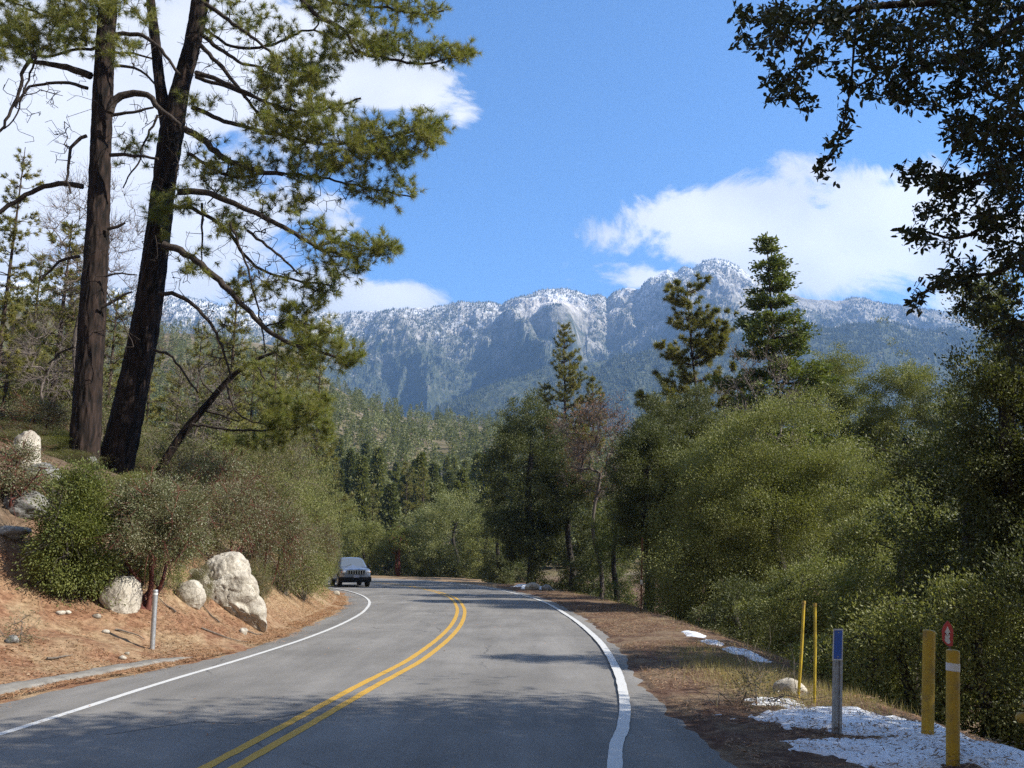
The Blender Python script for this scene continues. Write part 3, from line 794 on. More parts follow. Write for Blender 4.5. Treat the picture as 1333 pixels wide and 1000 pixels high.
zB = zs([(375, 120, 50, 50, 105, bB - 1.2, .8), (345, 165, 35, 22, 22, bB - 1.3, .5), (430, 175, 65, 42, 105, bB - 1.1, .7), (410, 90, 30, 22, 28, bB - 1, .6), (520, 180, 58, 24, 70, bB - 1, .5), (560, 165, 22, 22, 24, bB - 1, .4), (480, 210, 60, 18, 40, bB - .8, .5), (400, 222, 35, 18, 22, bB - .8, .5), (500, 248, 48, 16, 28, bB - .6, .4),
  (470, 55, 55, 26, 52, bB - .8, .6), (520, 60, 50, 20, 40, bB - .9, .5), (575, 70, 36, 12, 26, bB - 1, .3), (608, 66, 10, 10, 7, bB - 1, .2), (460, 12, 75, 20, 60, bB - .5, .7), (545, 14, 35, 14, 22, bB - .4, .4), (300, 22, 60, 25, 24, bB, 1.0), (350, 40, 40, 22, 16, bB, .7),
  (265, 205, 30, 25, 13, bB - 1, .7), (300, 230, 38, 22, 26, bB - .8, .6), (230, 262, 26, 20, 14, bB - 1.1, .4), (212, 282, 14, 26, 9, bB - 1, .3), (300, 292, 20, 17, 16, bB - 1.4, .3), (255, 135, 22, 14, 8, bB - 1, .4), (340, 215, 30, 18, 14, bB - .8, .5), (370, 265, 40, 18, 18, bB - 1, .5), (175, 195, 28, 26, 10, bB + .3, .8),
  (460, 318, 45, 12, 28, bB - 1.5, .4), (500, 325, 22, 9, 14, bB - 1.5, .3), (445, 345, 35, 20, 24, bB - 1.5, .4), (405, 300, 22, 16, 12, bB - 1.5, .4), (390, 370, 50, 14, 18, bB - .9, .5), (425, 385, 25, 12, 9, bB - .8, .4), (330, 375, 35, 15, 8, bB - 1, .5), (260, 345, 26, 22, 8, bB - 1.2, .5),
  (385, 412, 40, 18, 26, bB - 1.6, .4), (420, 440, 35, 22, 34, bB - 1.7, .4), (455, 466, 20, 10, 13, bB - 1.8, .3), (390, 462, 35, 20, 20, bB - 1.6, .5), (230, -50, 60, 40, 40, bB, 1.5), (380, -60, 120, 40, 60, bB - .5, 1.5), (500, -40, 80, 25, 40, bB - .5, 1)])
bareA = [(60, 110, 55, 30, 34, dA - .2, .5), (85, 200, 20, 40, 12, dA, .4), (170, 160, 30, 40, 22, dA - .6, .6), (50, 150, 40, 40, 16, dA, .5), (180, 75, 30, 30, 16, dA - .5, .6), (120, 320, 45, 60, 18, dA, .6), (150, 420, 40, 50, 12, dA, .5)]
bareB = [(330, 110, 60, 60, 70, bB - 1, .8), (300, 260, 60, 50, 60, bB - 1, .8), (240, 200, 45, 50, 45, bB - 1, .7), (350, 320, 60, 50, 60, bB - 1.2, .7), (280, 60, 50, 45, 40, bB - .6, .8), (320, 400, 60, 60, 50, bB - 1.4, .7), (240, 340, 30, 40, 22, bB - 1, .5), (290, 440, 40, 50, 26, bB - 1, .5), (410, 360, 40, 25, 30, bB - 1.3, .4), (200, 290, 30, 60, 18, bB - .8, .6), (430, 250, 50, 25, 22, bB - .8, .5)]
hero_pine('pine_tree', 'tall straight dark trunked pine nearest the left frame edge on the bank', [(trA, dA, 0, 0)], brA, zA, bareA, baseA, 51)
hero_pine('pine_tree', 'leaning dark pine with forked trunk and long limbs reaching over the road', [(trB, dB, 0, 0), (trBl, dB, 0, 0)], brB, zB, bareB, baseB, 52)
# small leaning pine below it
bl = T(203, 618, 12, 30); dl = bl[1]
trL = [(200, 632, 15), (215, 600, 13), (240, 562, 12), (272, 524, 10), (300, 492, 8), (330, 470, 6), (360, 458, 4)]
brL = [([(262, 534), (285, 540), (310, 548)], dl, .05, .02), ([(295, 498), (302, 525), (320, 545), (350, 555)], dl - .3, .045, .02), ([(250, 552), (300, 560), (360, 560), (400, 555)], dl - .2, .05, .02), ([(330, 470), (350, 500), (380, 530)], dl, .04, .02), ([(280, 515), (265, 500), (262, 480), (285, 465)], dl, .03, .012)]
zL = [(385, 545, 42, 24, 75, dl - .2, .5), (350, 575, 30, 12, 22, dl - .3, .4), (410, 525, 22, 18, 28, dl, .4), (360, 520, 30, 16, 20, dl, .4), (300, 575, 30, 10, 8, dl, .4), (335, 480, 25, 14, 8, dl, .4), (420, 560, 14, 14, 12, dl, .3)]
hero_pine('pine_tree', 'small leaning pine with a bare grey stem and golden needle pads below the forked pine', [(trL, dl, 0, 0)], brL, zL, [(300, 500, 45, 40, 40, dl, .6), (330, 540, 45, 25, 30, dl, .5)], bl, 53)

# ================================================================== near oak overhanging from the right
def near_oak():
    global rng
    rng = np.random.default_rng(77)
    base = np.array([7.4, 6.2, Hs(7.4, 6.2)])
    root = empty('live_oak', base, label='dark live oak in the near right foreground whose drooping leafy branches hang into the sky', cat='tree')
    trunk = resample(catmull([base, base + [-.1, 0, 1.5], base + [.1, .1, 3], base + [-.2, .3, 5], base + [-.3, .5, 7]], 6), .2)
    nodes = list(trunk); par = [i - 1 for i in range(len(trunk))]; nr = list(np.linspace(.26, .12, len(trunk)))
    tm = MB(); tm.tube(trunk, nr, 20, rough=.1); tm.build('trunk', M['oak_bark'], root, loc=base)
    bm_ = MB()
    def br(pts, r0, r1):
        P = resample(catmull([np.array(p, float) for p in pts], 6), .12); rr = np.linspace(r0, r1, len(P)); bm_.tube(P, rr, 7)
        b = len(nodes)
        for i, p in enumerate(P): nodes.append(p); par.append(b + i - 1 if i else -1); nr.append(rr[i])
    t7 = trunk[-1]; t5 = trunk[int(len(trunk) * .7)]; t3 = trunk[int(len(trunk) * .5)]
    br([t7, W(1420, -60, 6.6), W(1330, -30, 6.4), W(1230, 0, 6.3), W(1120, 10, 6.2), W(1060, 30, 6.1), W(1000, 20, 6.0)], .10, .012)
    br([W(1120, 10, 6.2), W(1112, 60, 6.15), W(1108, 110, 6.1), W(1100, 150, 6.1), W(1092, 185, 6.0), W(1068, 222, 6.0)], .012, .004)
    br([t7, W(1380, 20, 6.8), W(1280, 60, 6.6), W(1200, 90, 6.5), W(1160, 120, 6.4)], .07, .01)
    br([t5, W(1400, 200, 6.9), W(1300, 222, 6.8), W(1240, 235, 6.6), W(1190, 225, 6.5)], .06, .01)
    br([t5, W(1400, 260, 7.2), W(1310, 280, 7.1), W(1250, 310, 7.0), W(1200, 300, 6.9)], .05, .01)
    br([t3, W(1400, 330, 7.4), W(1300, 355, 7.3), W(1240, 362, 7.2), W(1195, 385, 7.1)], .05, .01)
    br([t3, W(1400, 420, 7.6), W(1330, 420, 7.5), W(1290, 430, 7.5)], .05, .01)
    br([W(1060, 30, 6.1), W(1040, 70, 6.1), W(1030, 120, 6.0)], .012, .004)
    n0 = len(nodes)
    Z_ = [(995, 45, 40, 38, 46, 6.0, .3), (965, 22, 16, 14, 8, 6.0, .1), (1050, 20, 60, 22, 50, 6.1, .3), (1060, 68, 28, 16, 16, 6.1, .2), (1022, 118, 30, 22, 24, 6.0, .15), (1010, 95, 15, 14, 7, 6, .1), (1052, 128, 10, 18, 5, 6, .1), (1085, 90, 14, 14, 6, 6.1, .1),
          (1106, 110, 12, 14, 7, 6.1, .05), (1100, 145, 8, 12, 5, 6.1, .05), (1103, 170, 12, 6, 4, 6, .05), (1080, 195, 12, 10, 7, 6, .05), (1067, 220, 8, 10, 5, 6, .05), (1120, 30, 50, 28, 60, 6.2, .3), (1165, 70, 45, 45, 90, 6.4, .4), (1160, 118, 34, 16, 22, 6.4, .2), (1195, 130, 28, 16, 20, 6.4, .2),
          (1235, 50, 50, 50, 120, 6.6, .5), (1300, 70, 50, 80, 170, 6.9, .6), (1235, 125, 35, 22, 26, 6.6, .3), (1270, 170, 38, 35, 70, 6.8, .4), (1310, 200, 35, 60, 110, 7, .5), (1250, 165, 30, 20, 20, 6.7, .3), (1195, 222, 32, 11, 20, 6.5, .15), (1240, 240, 38, 16, 36, 6.6, .2), (1225, 275, 32, 18, 28, 6.8, .2), (1192, 305, 24, 11, 14, 6.8, .15), (1215, 322, 24, 8, 8, 6.8, .15),
          (1290, 260, 38, 30, 60, 7, .4), (1270, 300, 30, 20, 20, 7.1, .3), (1320, 330, 30, 50, 60, 7.2, .4), (1225, 365, 34, 12, 22, 7.1, .2), (1190, 392, 14, 14, 8, 7.1, .1), (1262, 352, 25, 20, 20, 7.2, .2), (1258, 395, 14, 22, 9, 7.2, .15), (1300, 400, 30, 40, 40, 7.4, .3), (1325, 450, 20, 30, 34, 7.5, .3), (1240, 0, 110, 14, 70, 6.5, .5),
          (1150, -40, 160, 30, 90, 6.6, .5), (1350, 150, 30, 200, 160, 7.1, .5)]
    attr = []
    for cx, cy, rx, ry, n, dd, sp in Z_:
        for i in range(n):
            a = rng.uniform(0, 6.28); q = rng.uniform(0, 1) ** .5
            attr.append(W(cx + rx * q * math.cos(a), cy + ry * q * math.sin(a), dd + rng.normal(0, sp)))
    nin = len(attr)
    attr = np.array(attr)
    arr, pr, rr, ends = skeleton(nodes, par, nr, attr, .12, .16, -.05, .0028, 2.3)
    skel_mesh(bm_, arr, pr, rr, n0, 4)
    tip = arr[ends]; ax = unit(tip - arr[pr[ends]])
    n = 9
    c = np.repeat(tip, n, 0); a_ = np.repeat(ax, n, 0)
    c = c - a_ * rng.uniform(-.03, .16, (len(c), 1)) + rng.normal(0, .022, c.shape)
    d = unit(a_ * .8 + rng.normal(0, .55, c.shape) + np.array([0, 0, -.25]))
    L_ = rng.uniform(.042, .082, (len(c), 1)); wd = L_ * rng.uniform(.38, .52, (len(c), 1))
    nrm = unit(rng.normal(0, 1, c.shape) + np.array([0, 0, .4])); s = unit(np.cross(d, nrm)); nn = np.cross(s, d)
    st = c + d * .006
    P6 = np.stack([st, st + d * L_ * .3 + s * wd * .45 + nn * wd * .1, st + d * L_ * .68 + s * wd * .4 + nn * wd * .08, st + d * L_ - nn * L_ * .06, st + d * L_ * .68 - s * wd * .4 + nn * wd * .08, st + d * L_ * .3 - s * wd * .45 + nn * wd * .1], 1)
    lb = MB(); N = len(P6); idx = np.arange(N)[:, None] * 6
    lb.add(P6.reshape(-1, 3), np.concatenate([idx + [0, 1, 2, 3], idx + [0, 3, 4, 5]], 0))
    # the rest of the crown, right of and above the view; lobes behind the camera added to block sky light
    lob = [(8.2, 4.3, 6.0, 3.2, 3.2, 2.6), (7.4, .2, 6.2, 3.6, 3.4, 2.6), (9.8, 6.0, 6.8, 2.8, 2.4, 2.8), (9.5, 3, 9, 3, 3, 2), (4.4, -3.6, 7.2, 4.2, 3.0, 2.4), (.5, -5.5, 8.4, 4, 3, 2.2), (8.5, 6, 3.4, 1.8, 1.8, 1.6)]
    cl = lobes_points(lob, 5200, .3, 5, .38, .5)
    u = cl[:, 0] / np.maximum(cl[:, 1], .3)
    cl = cl[(cl[:, 1] < .2) | ((u > .68) & (cl[:, 1] > 0) & (cl[:, 0] > 2.2))]
    far_sel = cl[::9]
    a2, p2, r2, _ = skeleton(list(trunk), [i - 1 for i in range(len(trunk))], list(np.linspace(.26, .12, len(trunk))), far_sel, .5, .12, 0, .008, 2.3)
    skel_mesh(bm_, a2, p2, r2, len(trunk))
    cc = np.repeat(cl, 40, 0); off = rng.normal(0, .30, cc.shape)
    leaves(lb, cc + off, unit(off), .12, .065)
    bm_.build('limbs', M['oak_bark'], root, loc=base)
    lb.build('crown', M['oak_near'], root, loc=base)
near_oak()
# ================================================================== trees and shrubs
def auto_lobes(w, h, low, n, seed, dep=None):
    r_ = np.random.default_rng(seed + 40); out = []
    dep = dep or w
    for i in range(n):
        f = (i + .5) / n
        z = low + (h - low) * (f * .78 + .08)
        k = math.sqrt(max(.12, 1 - (2 * (f * .92) - .7) ** 2 * .75))
        rr = k * w * .5
        m = 1 if f > .93 else (3 if n > 6 else 2)
        for j in range(m):
            a = i * 2.4 + j * 6.283 / m + r_.uniform(-.5, .5); o = r_.uniform(.4, .62) * rr if m > 1 else 0
            q = r_.uniform(.38, .56) * rr * (1 if m > 1 else 1.4)
            rz = min(q * r_.uniform(.75, 1.0), max(h - z, .2), (h - low) * .3)
            out.append((math.cos(a) * o, math.sin(a) * o * dep / w, z + r_.uniform(-.04, .04) * h, q, q * dep / w, max(rz, .18)))
    out.append((0, 0, h - .16 * (h - low), w * .2, w * .2, .16 * (h - low)))
    return out
def dome_lobes(w, h, low, seed, dep=None, n=24):
    """cauliflower crown: many small lobes over one rounded body"""
    r_ = np.random.default_rng(seed + 70); dep = dep or w
    a, b, c = w * .5, dep * .5, (h - low) * .5; zc = low + c * (1.0 if low > .3 else .85); c = h - zc; out = [(0, 0, zc, a * .74, b * .74, c * .78)]
    m = min(w, h - low)
    for i in range(n):
        z = 1 - (i + .5) / n * 1.9; th = i * 2.39996 + r_.uniform(-.3, .3); s = math.sqrt(max(0, 1 - z * z))
        q = m * r_.uniform(.13, .23); k = r_.uniform(.86, 1.0)
        ex = (1.0 - .12 * max(z, 0))
        out.append((math.cos(th) * s * (a - q * .8) * k * ex, math.sin(th) * s * (b - q * .8) * k * ex, zc + z * (c - q * .6) * k, q, q, q * r_.uniform(.7, 1.0)))
    return out
def place(root, px, d, label, cat, group=None, rz=None, z=None):
    u, _ = slopes(px, 728)
    root.location = (u * d, d, (Hs(u * d, d) if z is None else z) - .05)
    if rz is not None: root.rotation_euler[2] = rz
    return tag(root, label, cat, group)
def hgt(px, top, d):
    u, v = slopes(px, top); return CAM_H + v * d - Hs(u * d, d)
def oak_at(name, px, wpx, top, d, label, mat='oak', bark='oak_bark', leaf=.10, dens=1.0, low=.08, n=9, seed=0, cat='tree', gap=.455, dep=None, clump=None, **kw):
    h = hgt(px, top, d); w = wpx / ppm(d)
    if low < .06: low = -.10; w *= 1.06
    lob = dome_lobes(w, h, h * low, seed, dep) if name != 'red_stemmed_tree' else auto_lobes(w, h, h * low, n, seed, dep)
    area = math.pi * w * h * 1.1
    if d > 18 and d < 58: leaf *= .8
    nl = area / (leaf * leaf * .5) * 2.5 * dens
    ncl = int(max(260, area / (.12 if w < 6 else .20))); per = max(6, int(nl / ncl))
    tr = [(0, 0, 0), (w * .03, 0, h * .2), (-w * .02, w * .02, h * .45), (w * .03, 0, h * .72)]
    r = broadleaf(name, lob, ncl, per, leaf, M[mat], M[bark], tr, clump or min(max(.12, w * .028), .24), gap, seed, shell=.72, ntwig=min(260, ncl // 2), base_r=.05 + .022 * h, **kw)
    return place(r, px, d, label, cat)

# ---- right side, from the pullout outwards
SM = 'oak_shrub'
oak_at(SM, 1090, 130, 815, 13.4, 'low olive shrub directly behind the blue topped marker post', leaf=.055, seed=1, cat='shrub', n=6, low=.0, dens=.8)
oak_at(SM, 1165, 150, 770, 12.4, 'waist high olive shrub behind the snow, left of the taller yellow bollard', leaf=.055, seed=2, cat='shrub', n=6, low=0, dens=.8)
oak_at(SM, 1262, 150, 735, 11.8, 'leafy olive shrub right behind the two yellow bollards', leaf=.055, seed=3, cat='shrub', n=7, low=0, dens=.8)
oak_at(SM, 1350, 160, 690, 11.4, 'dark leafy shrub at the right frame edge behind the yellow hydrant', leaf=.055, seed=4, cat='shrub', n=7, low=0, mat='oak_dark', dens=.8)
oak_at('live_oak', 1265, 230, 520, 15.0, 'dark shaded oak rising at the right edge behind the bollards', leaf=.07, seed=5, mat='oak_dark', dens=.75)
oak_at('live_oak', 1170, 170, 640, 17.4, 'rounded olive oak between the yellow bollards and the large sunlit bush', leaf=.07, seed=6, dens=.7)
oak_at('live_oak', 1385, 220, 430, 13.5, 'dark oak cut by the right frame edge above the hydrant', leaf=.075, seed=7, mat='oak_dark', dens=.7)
oak_at(SM, 1045, 160, 722, 20.5, 'low dark shrub behind the yellow rods at the shoulder edge', leaf=.075, seed=8, cat='shrub', n=6, low=0, dens=.75)
oak_at(SM, 1130, 150, 690, 19.5, 'shrub behind the blue topped marker, higher up the thicket', leaf=.075, seed=9, cat='shrub', n=7, low=0, dens=.75)
oak_at(SM, 955, 120, 742, 24, 'low dark shrub at the end of the snowy verge', leaf=.08, seed=10, cat='shrub', n=6, low=0, mat='oak_dark', dens=.75)
oak_at('live_oak', 925, 190, 565, 32, 'olive oak forming the left shoulder of the big sunlit thicket', leaf=.085, seed=11, dens=.85, low=.02, dep=4)
oak_at('live_oak', 1020, 330, 515, 29.5, 'broadest sunlit olive oak dome in the middle of the right thicket', leaf=.085, seed=12, dens=.9, low=.0, dep=6)
oak_at('live_oak', 1165, 190, 575, 25, 'olive oak on the right flank of the big sunlit thicket', leaf=.085, seed=13, dens=.8, low=.0, dep=5)
oak_at('live_oak', 842, 110, 545, 33, 'dark oak whose trunk stands beside the rusty stake', leaf=.09, seed=14, mat='oak_dark', low=.24, dens=.8)
oak_at('live_oak', 893, 150, 492, 38, 'dark oak directly below the spreading pine', leaf=.10, seed=15, mat='oak_dark', low=.1, dens=.75)
oak_at('live_oak', 1108, 150, 452, 50, 'sunlit oak top right of the tall fir', leaf=.12, seed=16, dens=.8)
oak_at('live_oak', 1190, 150, 462, 47, 'sunlit oak crown against the far forested ridge, near the right edge', leaf=.12, seed=17, dens=.8)
oak_at('live_oak', 985, 150, 508, 46, 'olive oak crown in front of the tall fir', leaf=.12, seed=18, dens=.8)
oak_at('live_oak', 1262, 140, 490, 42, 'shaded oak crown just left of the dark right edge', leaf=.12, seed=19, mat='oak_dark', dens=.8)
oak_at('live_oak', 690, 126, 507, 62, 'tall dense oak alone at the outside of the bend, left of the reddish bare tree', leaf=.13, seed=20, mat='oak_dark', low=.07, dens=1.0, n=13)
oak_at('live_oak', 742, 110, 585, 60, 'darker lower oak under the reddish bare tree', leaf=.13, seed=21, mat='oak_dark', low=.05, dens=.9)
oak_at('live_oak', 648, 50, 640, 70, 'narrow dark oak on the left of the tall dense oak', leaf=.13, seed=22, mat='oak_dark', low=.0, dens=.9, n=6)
oak_at('small_oak', 800, 70, 640, 56, 'yellowing young oak in the gap behind the rusty stake', leaf=.12, seed=23, mat='bright', low=.0, dens=.45, n=6, gap=.48)
oak_at('live_oak', 592, 130, 636, 98, 'pale olive oak at the far side of the bend in the road centre', leaf=.17, seed=24, mat='oak_pale', low=.02, dens=.8, n=11)
oak_at('live_oak', 633, 70, 668, 92, 'darker oak at the bend beside the pale olive one', leaf=.16, seed=25, mat='oak', low=.0, dens=.8)
oak_at('live_oak', 548, 70, 655, 104, 'pale oak behind the red stemmed tree at the bend', leaf=.17, seed=26, mat='oak_pale', low=.0, dens=.8)
oak_at('red_stemmed_tree', 519, 44, 684, 95, 'small tree with bare reddish stems at the far bend', leaf=.15, seed=27, mat='bright', bark='red_bark', low=.45, dens=.4, n=5, forks=3, twig_tip=.02)
oak_at('live_oak', 473, 66, 668, 97, 'rounded green oak right behind the grey car', leaf=.16, seed=28, mat='oak', low=.0, dens=.8)
oak_at('live_oak', 440, 66, 640, 108, 'olive oak above and left of the grey car', leaf=.17, seed=29, mat='oak', low=.0, dens=.8)
oak_at('live_oak', 500, 60, 700, 101, 'low dark oak between the car and the red stemmed tree', leaf=.16, seed=30, mat='oak_dark', low=.0, dens=.8, n=6)
oak_at('live_oak', 660, 70, 715, 80, 'low dark oak at the far edge of the shoulder', leaf=.14, seed=31, mat='oak_dark', low=.0, dens=.8, n=6)
oak_at('live_oak', 560, 80, 712, 96, 'low dark thicket tree under the pale olive oak', leaf=.15, seed=32, mat='oak_dark', low=.0, dens=.8, n=6)
oak_at('live_oak', 770, 90, 690, 64, 'low dark oak behind the snow dusted stones', leaf=.13, seed=33, mat='oak_dark', low=.0, dens=.8, n=6)
bpy.data.objects  # noqa

def conif_at(px, top, d, label, cat='tree', **kw):
    h = hgt(px, top, d)
    return place(conifer(kw.pop('name', 'pine_tree'), h, **kw), px, d, label, cat)
pine_prof = lambda f: 3.1 * (1 - f) ** .55 * (.55 + .45 * math.sin(f * 9 + 1) ** 2) + .2
conif_at(915, 372, 52, 'open spreading pine right of centre with flat needle pads against the snowy peak', prof=lambda f: (4.5 * (1 - f) ** .52) * (.6 + .55 * math.sin(f * 11 + .4) ** 2) + .35, nwh=17, nbr=8, mat=M['needles_gold'], bark=M['fir_bark'], seed=61, tilt=(.28, -.02), tuft=(70, .36, .045), crown=.38, r0=.24, side=.42, curve=.35, updir=.25)
conif_at(1025, 306, 46, 'tall pointed fir standing highest against the white cloud', name='fir_tree', prof=lambda f: (4.5 * (1 - f) ** .92) * (.8 + .35 * math.sin(f * 17) ** 2) + .16, nwh=30, nbr=8, mat=M['fir'], bark=M['fir_bark'], seed=62, tilt=(-.02, .05), tuft=(22, .25, .12), crown=.28, r0=.27, side=.45, flat=True, updir=.15, tstep=.3)
conif_at(738, 420, 78, 'three topped pine with cones at its tips behind the reddish bare tree', prof=lambda f: 3.6 * (1 - f) ** .8 + .35, nwh=26, nbr=8, mat=M['needles_gold'], bark=M['fir_bark'], seed=63, tilt=(.25, .0), tuft=(26, .36, .045), crown=.3, r0=.28, side=.4, updir=.5, extra_tops=((-1.9, .3, 12, 18.4, .4), (2.6, -.3, 9, 19.2, .5)))
oak_at('live_oak', 1330, 150, 345, 13.2, 'dense near black oak filling the right frame edge below the hanging branches', leaf=.06, seed=64, mat='oak_dark', dens=.75)
#, prof=lambda f: 2.0 * (1 - f) ** .8 + .3, nwh=26, nbr=6, mat=M['needles_dark'], bark=M['fir_bark'], seed=64, tilt=(-.1, -.1), tuft=(90, .15, .020), crown=.12, r0=.16, side=.45, tstep=.16, updir=.1)
# conif_at(1390, 200, 14.2, 'taller dark conifer just outside the right frame edge', name='fir_tree', prof=lambda f: 2.4 * (1 - f) ** .8 + .3, nwh=26, nbr=6, mat=M['needles_dark'], bark=M['fir_bark'], seed=65, tilt=(-.1, -.1), tuft=(80, .18, .026), crown=.15, r0=.18, side=.45, tstep=.2)

def bare_at(px, wpx, top, d, label, bark='pale_bark', leafm=None, seed=0, low=.3, nend=70, nleaf=0, tip=.012, leaf=.12, name='bare_tree', **kw):
    h = hgt(px, top, d); w = wpx / ppm(d)
    lob = dome_lobes(w, h, h * low, seed, None, 12)
    tr = [(0, 0, 0), (w * .02, 0, h * .18), (-w * .06, w * .02, h * .38), (w * .03, 0, h * .6)]
    return place(bare_tree(name, lob, nend, tr, M[bark], M[leafm] if leafm else None, seed, tip, nleaf, leaf, base_r=.03 + .009 * h, **kw), px, d, label, 'tree')
bare_at(780, 122, 506, 57, 'leafless pale limbed tree with reddish twig tips beside the tall dense oak', leafm='pink_leaf', seed=71, low=.45, nend=220, nleaf=2, tip=.013, leaf=.10, extra=8)
bare_at(1004, 150, 432, 42, 'leafless grey twiggy tree in front of the tall fir', leafm='grey_leaf', seed=72, low=.45, nend=90, nleaf=1, tip=.014, leaf=.09, extra=5)
bare_at(845, 50, 640, 50, 'thin bare grey tree between the dark oaks', seed=73, low=.35, nend=30, tip=.014)

# ---- left bank shrubs (three kinds, copied)
def shrub_proto(kind, w, h, mat, bark, leaf, ncl, per, seed, forks=4, low=.1, extra=160, gap=.44):
    lob = dome_lobes(w, h, h * low, seed, None, 18)
    r = broadleaf(kind, lob, ncl, per, leaf, M[mat], M[bark], [(0, 0, -.1), (.05, .02, h * .2), (-.06, 0, h * .45), (.05, 0, h * .65)], .17, gap, seed, ntwig=150, base_r=.05, twig_tip=.006, twigs_extra=extra, forks=forks, shell=.45)
    return r
PR = {
 'brush': shrub_proto('shrub', 3.0, 2.5, 'brush', 'dead_wood', .055, 620, 32, 81, extra=450),
 'manz': shrub_proto('manzanita', 3.0, 2.4, 'manz', 'red_bark', .05, 620, 30, 82, low=.25, extra=500),
 'green': shrub_proto('oak_shrub', 3.0, 2.6, 'oak', 'oak_bark', .055, 620, 36, 83, extra=300),
}
_used = {}
def shrub(kind, px, wpx, top, d, label, xs=1.0):
    h = hgt(px, top, d); w = wpx / ppm(d); b0 = {'brush': 2.5, 'manz': 2.4, 'green': 2.6}[kind]
    s = (w / 3.0, w / 3.0 * 1.0, max(h, .5) / b0)
    o = PR[kind] if kind not in _used else copy_tree(PR[kind]); _used[kind] = 1
    u, _ = slopes(px, 728); o.location = (u * d, d, Hs(u * d, d) - .08); o.scale = s; o.rotation_euler[2] = random.uniform(0, 6.28)
    o['group'] = 'shrubs covering the left bank'
    return tag(o, label, 'shrub')
S = [
 ('brush', 250, 110, 618, 20.5, 'twiggy olive shrub right of the leaning pine trunk foot'), ('manz', 300, 120, 612, 21.5, 'grey green shrub above the pale rock outcrop'),
 ('manz', 345, 110, 640, 23.5, 'reddish stemmed shrub hanging over the outcrop on its right'), ('brush', 372, 105, 655, 25.5, 'brown twigged shrub half way between outcrop and car'),
 ('green', 398, 80, 690, 27.5, 'green shrub above the sandy cut bank nearest the road'), ('manz', 402, 75, 672, 33, 'shrub on the bank just left of the grey car'),
 ('green', 413, 55, 700, 39, 'small green shrub touching the left side of the grey car'), ('brush', 408, 70, 655, 44, 'taller brushy shrub above the roof line of the grey car'),
 ('brush', 330, 120, 585, 29, 'grey brown brush below the golden needle pads'), ('green', 385, 100, 612, 34, 'olive shrub high on the bank below the valley view'), ('manz', 275, 130, 575, 27, 'dense reddish brush behind the small leaning pine'),
 ('brush', 225, 120, 560, 31, 'brush seen between the forked pine and the leaning pine'), ('brush', 355, 110, 560, 40, 'pale brush on the upper slope behind the leaning pine'), ('green', 395, 85, 610, 47, 'green shrub on the far crest of the bank'),
 ('brush', 175, 110, 545, 33, 'brush seen behind the gap between the two big pine trunks'), ('green', 70, 120, 590, 27, 'dark shrub behind the left big pine near the frame edge'), ('manz', 22, 110, 505, 25, 'red stemmed manzanita at the left frame edge above the round boulder'),
 ('manz', -30, 130, 560, 22, 'manzanita cut by the left frame edge'), ('brush', 115, 130, 505, 38, 'pale brush high up behind the left big pine'), ('green', 300, 120, 540, 43, 'upper slope shrub right of the forked pine'),
 ('brush', 250, 120, 510, 48, 'grey brush on the skyline slope right of the forked pine'), ('green', 20, 130, 470, 42, 'dark shrub up the slope at the left edge'), ('brush', 65, 120, 440, 50, 'pinkish grey brush high at the left'),
 ('green', 400, 80, 580, 62, 'distant green shrub where the bank meets the valley'), ('brush', 370, 90, 545, 58, 'distant brush on the bank crest'), ('green', 335, 110, 600, 36, 'mid slope olive shrub between the leaning pine and the crest'),
 ('manz', 400, 60, 742, 29.5, 'low red twigged shrub at the foot of the cut bank'), ('brush', 330, 60, 722, 21.0, 'dry twiggy low shrub touching the right top of the outcrop'), ('green', 150, 120, 600, 21.5, 'dark green shrub in front of the foot of the forked pine'), ('brush', 195, 110, 612, 22.5, 'pale brush behind the crown of the red manzanita'), ('green', 30, 110, 575, 30, 'dark shrub behind the round topped boulder'), ('brush', 75, 90, 585, 23.5, 'brush at the foot of the left big pine'), ('manz', 225, 90, 640, 19.5, 'grey green shrub just above the upright pale boulder'),
 ('green', -10, 120, 545, 26, 'shrub cut by the left frame edge above the boulders'), ('brush', 130, 110, 560, 29, 'brush behind the gap at the foot of the two big pines'),
 ('green', 45, 95, 560, 24.5, 'dark shrub rising behind the boulders at the left edge'), ('brush', 5, 90, 590, 21.5, 'ragged brush around the round topped boulder'), ('green', 210, 80, 655, 17.6, 'low green shrub between the manzanita and the outcrop'),
 ('brush', 262, 36, 722, 18.3, 'small dead brush tuft on top of the outcrop'),
]
for a in S: shrub(*a)

def near_shrub(px, base_y, wpx, top, label, kind, mat, bark, leaf, seed, per, ncl, forks, low, extra, cat='shrub', sname='shrub', tipx=.006, base_r=.05, gap=.49, lean=0):
    p = T(px, base_y, 8, 40); d = p[1]; s = d / PH_F
    h = (base_y - top) * s * 1.02; w = wpx * s
    lob = auto_lobes(w, h, h * low, 7, seed)
    lob = [(a + lean * w, b, c, e, f, g_) for a, b, c, e, f, g_ in lob]; shell = .5
    r = broadleaf(sname, lob, ncl, per, leaf, M[mat], M[bark], [(0, 0, -.1), (.03, .02, h * .2), (-.06 + lean * w * .5, 0, h * .45), (lean * w, 0, h * .65)], .13, gap, seed, ntwig=170, base_r=base_r, twig_tip=tipx, twigs_extra=extra, forks=forks, shell=.45)
    r.location = p; return tag(r, label, cat)
near_shrub(92, 776, 106, 612, 'bright green bush standing in front of the two big pine trunks', 0, 'bright', 'oak_bark', .05, 91, 46, 1000, 4, .0, 200)
near_shrub(192, 792, 150, 626, 'manzanita with smooth dark red trunks beside the silver marker post', 0, 'manz', 'red_bark', .042, 92, 42, 800, 5, .40, 320, sname='manzanita', tipx=.007, base_r=.055)
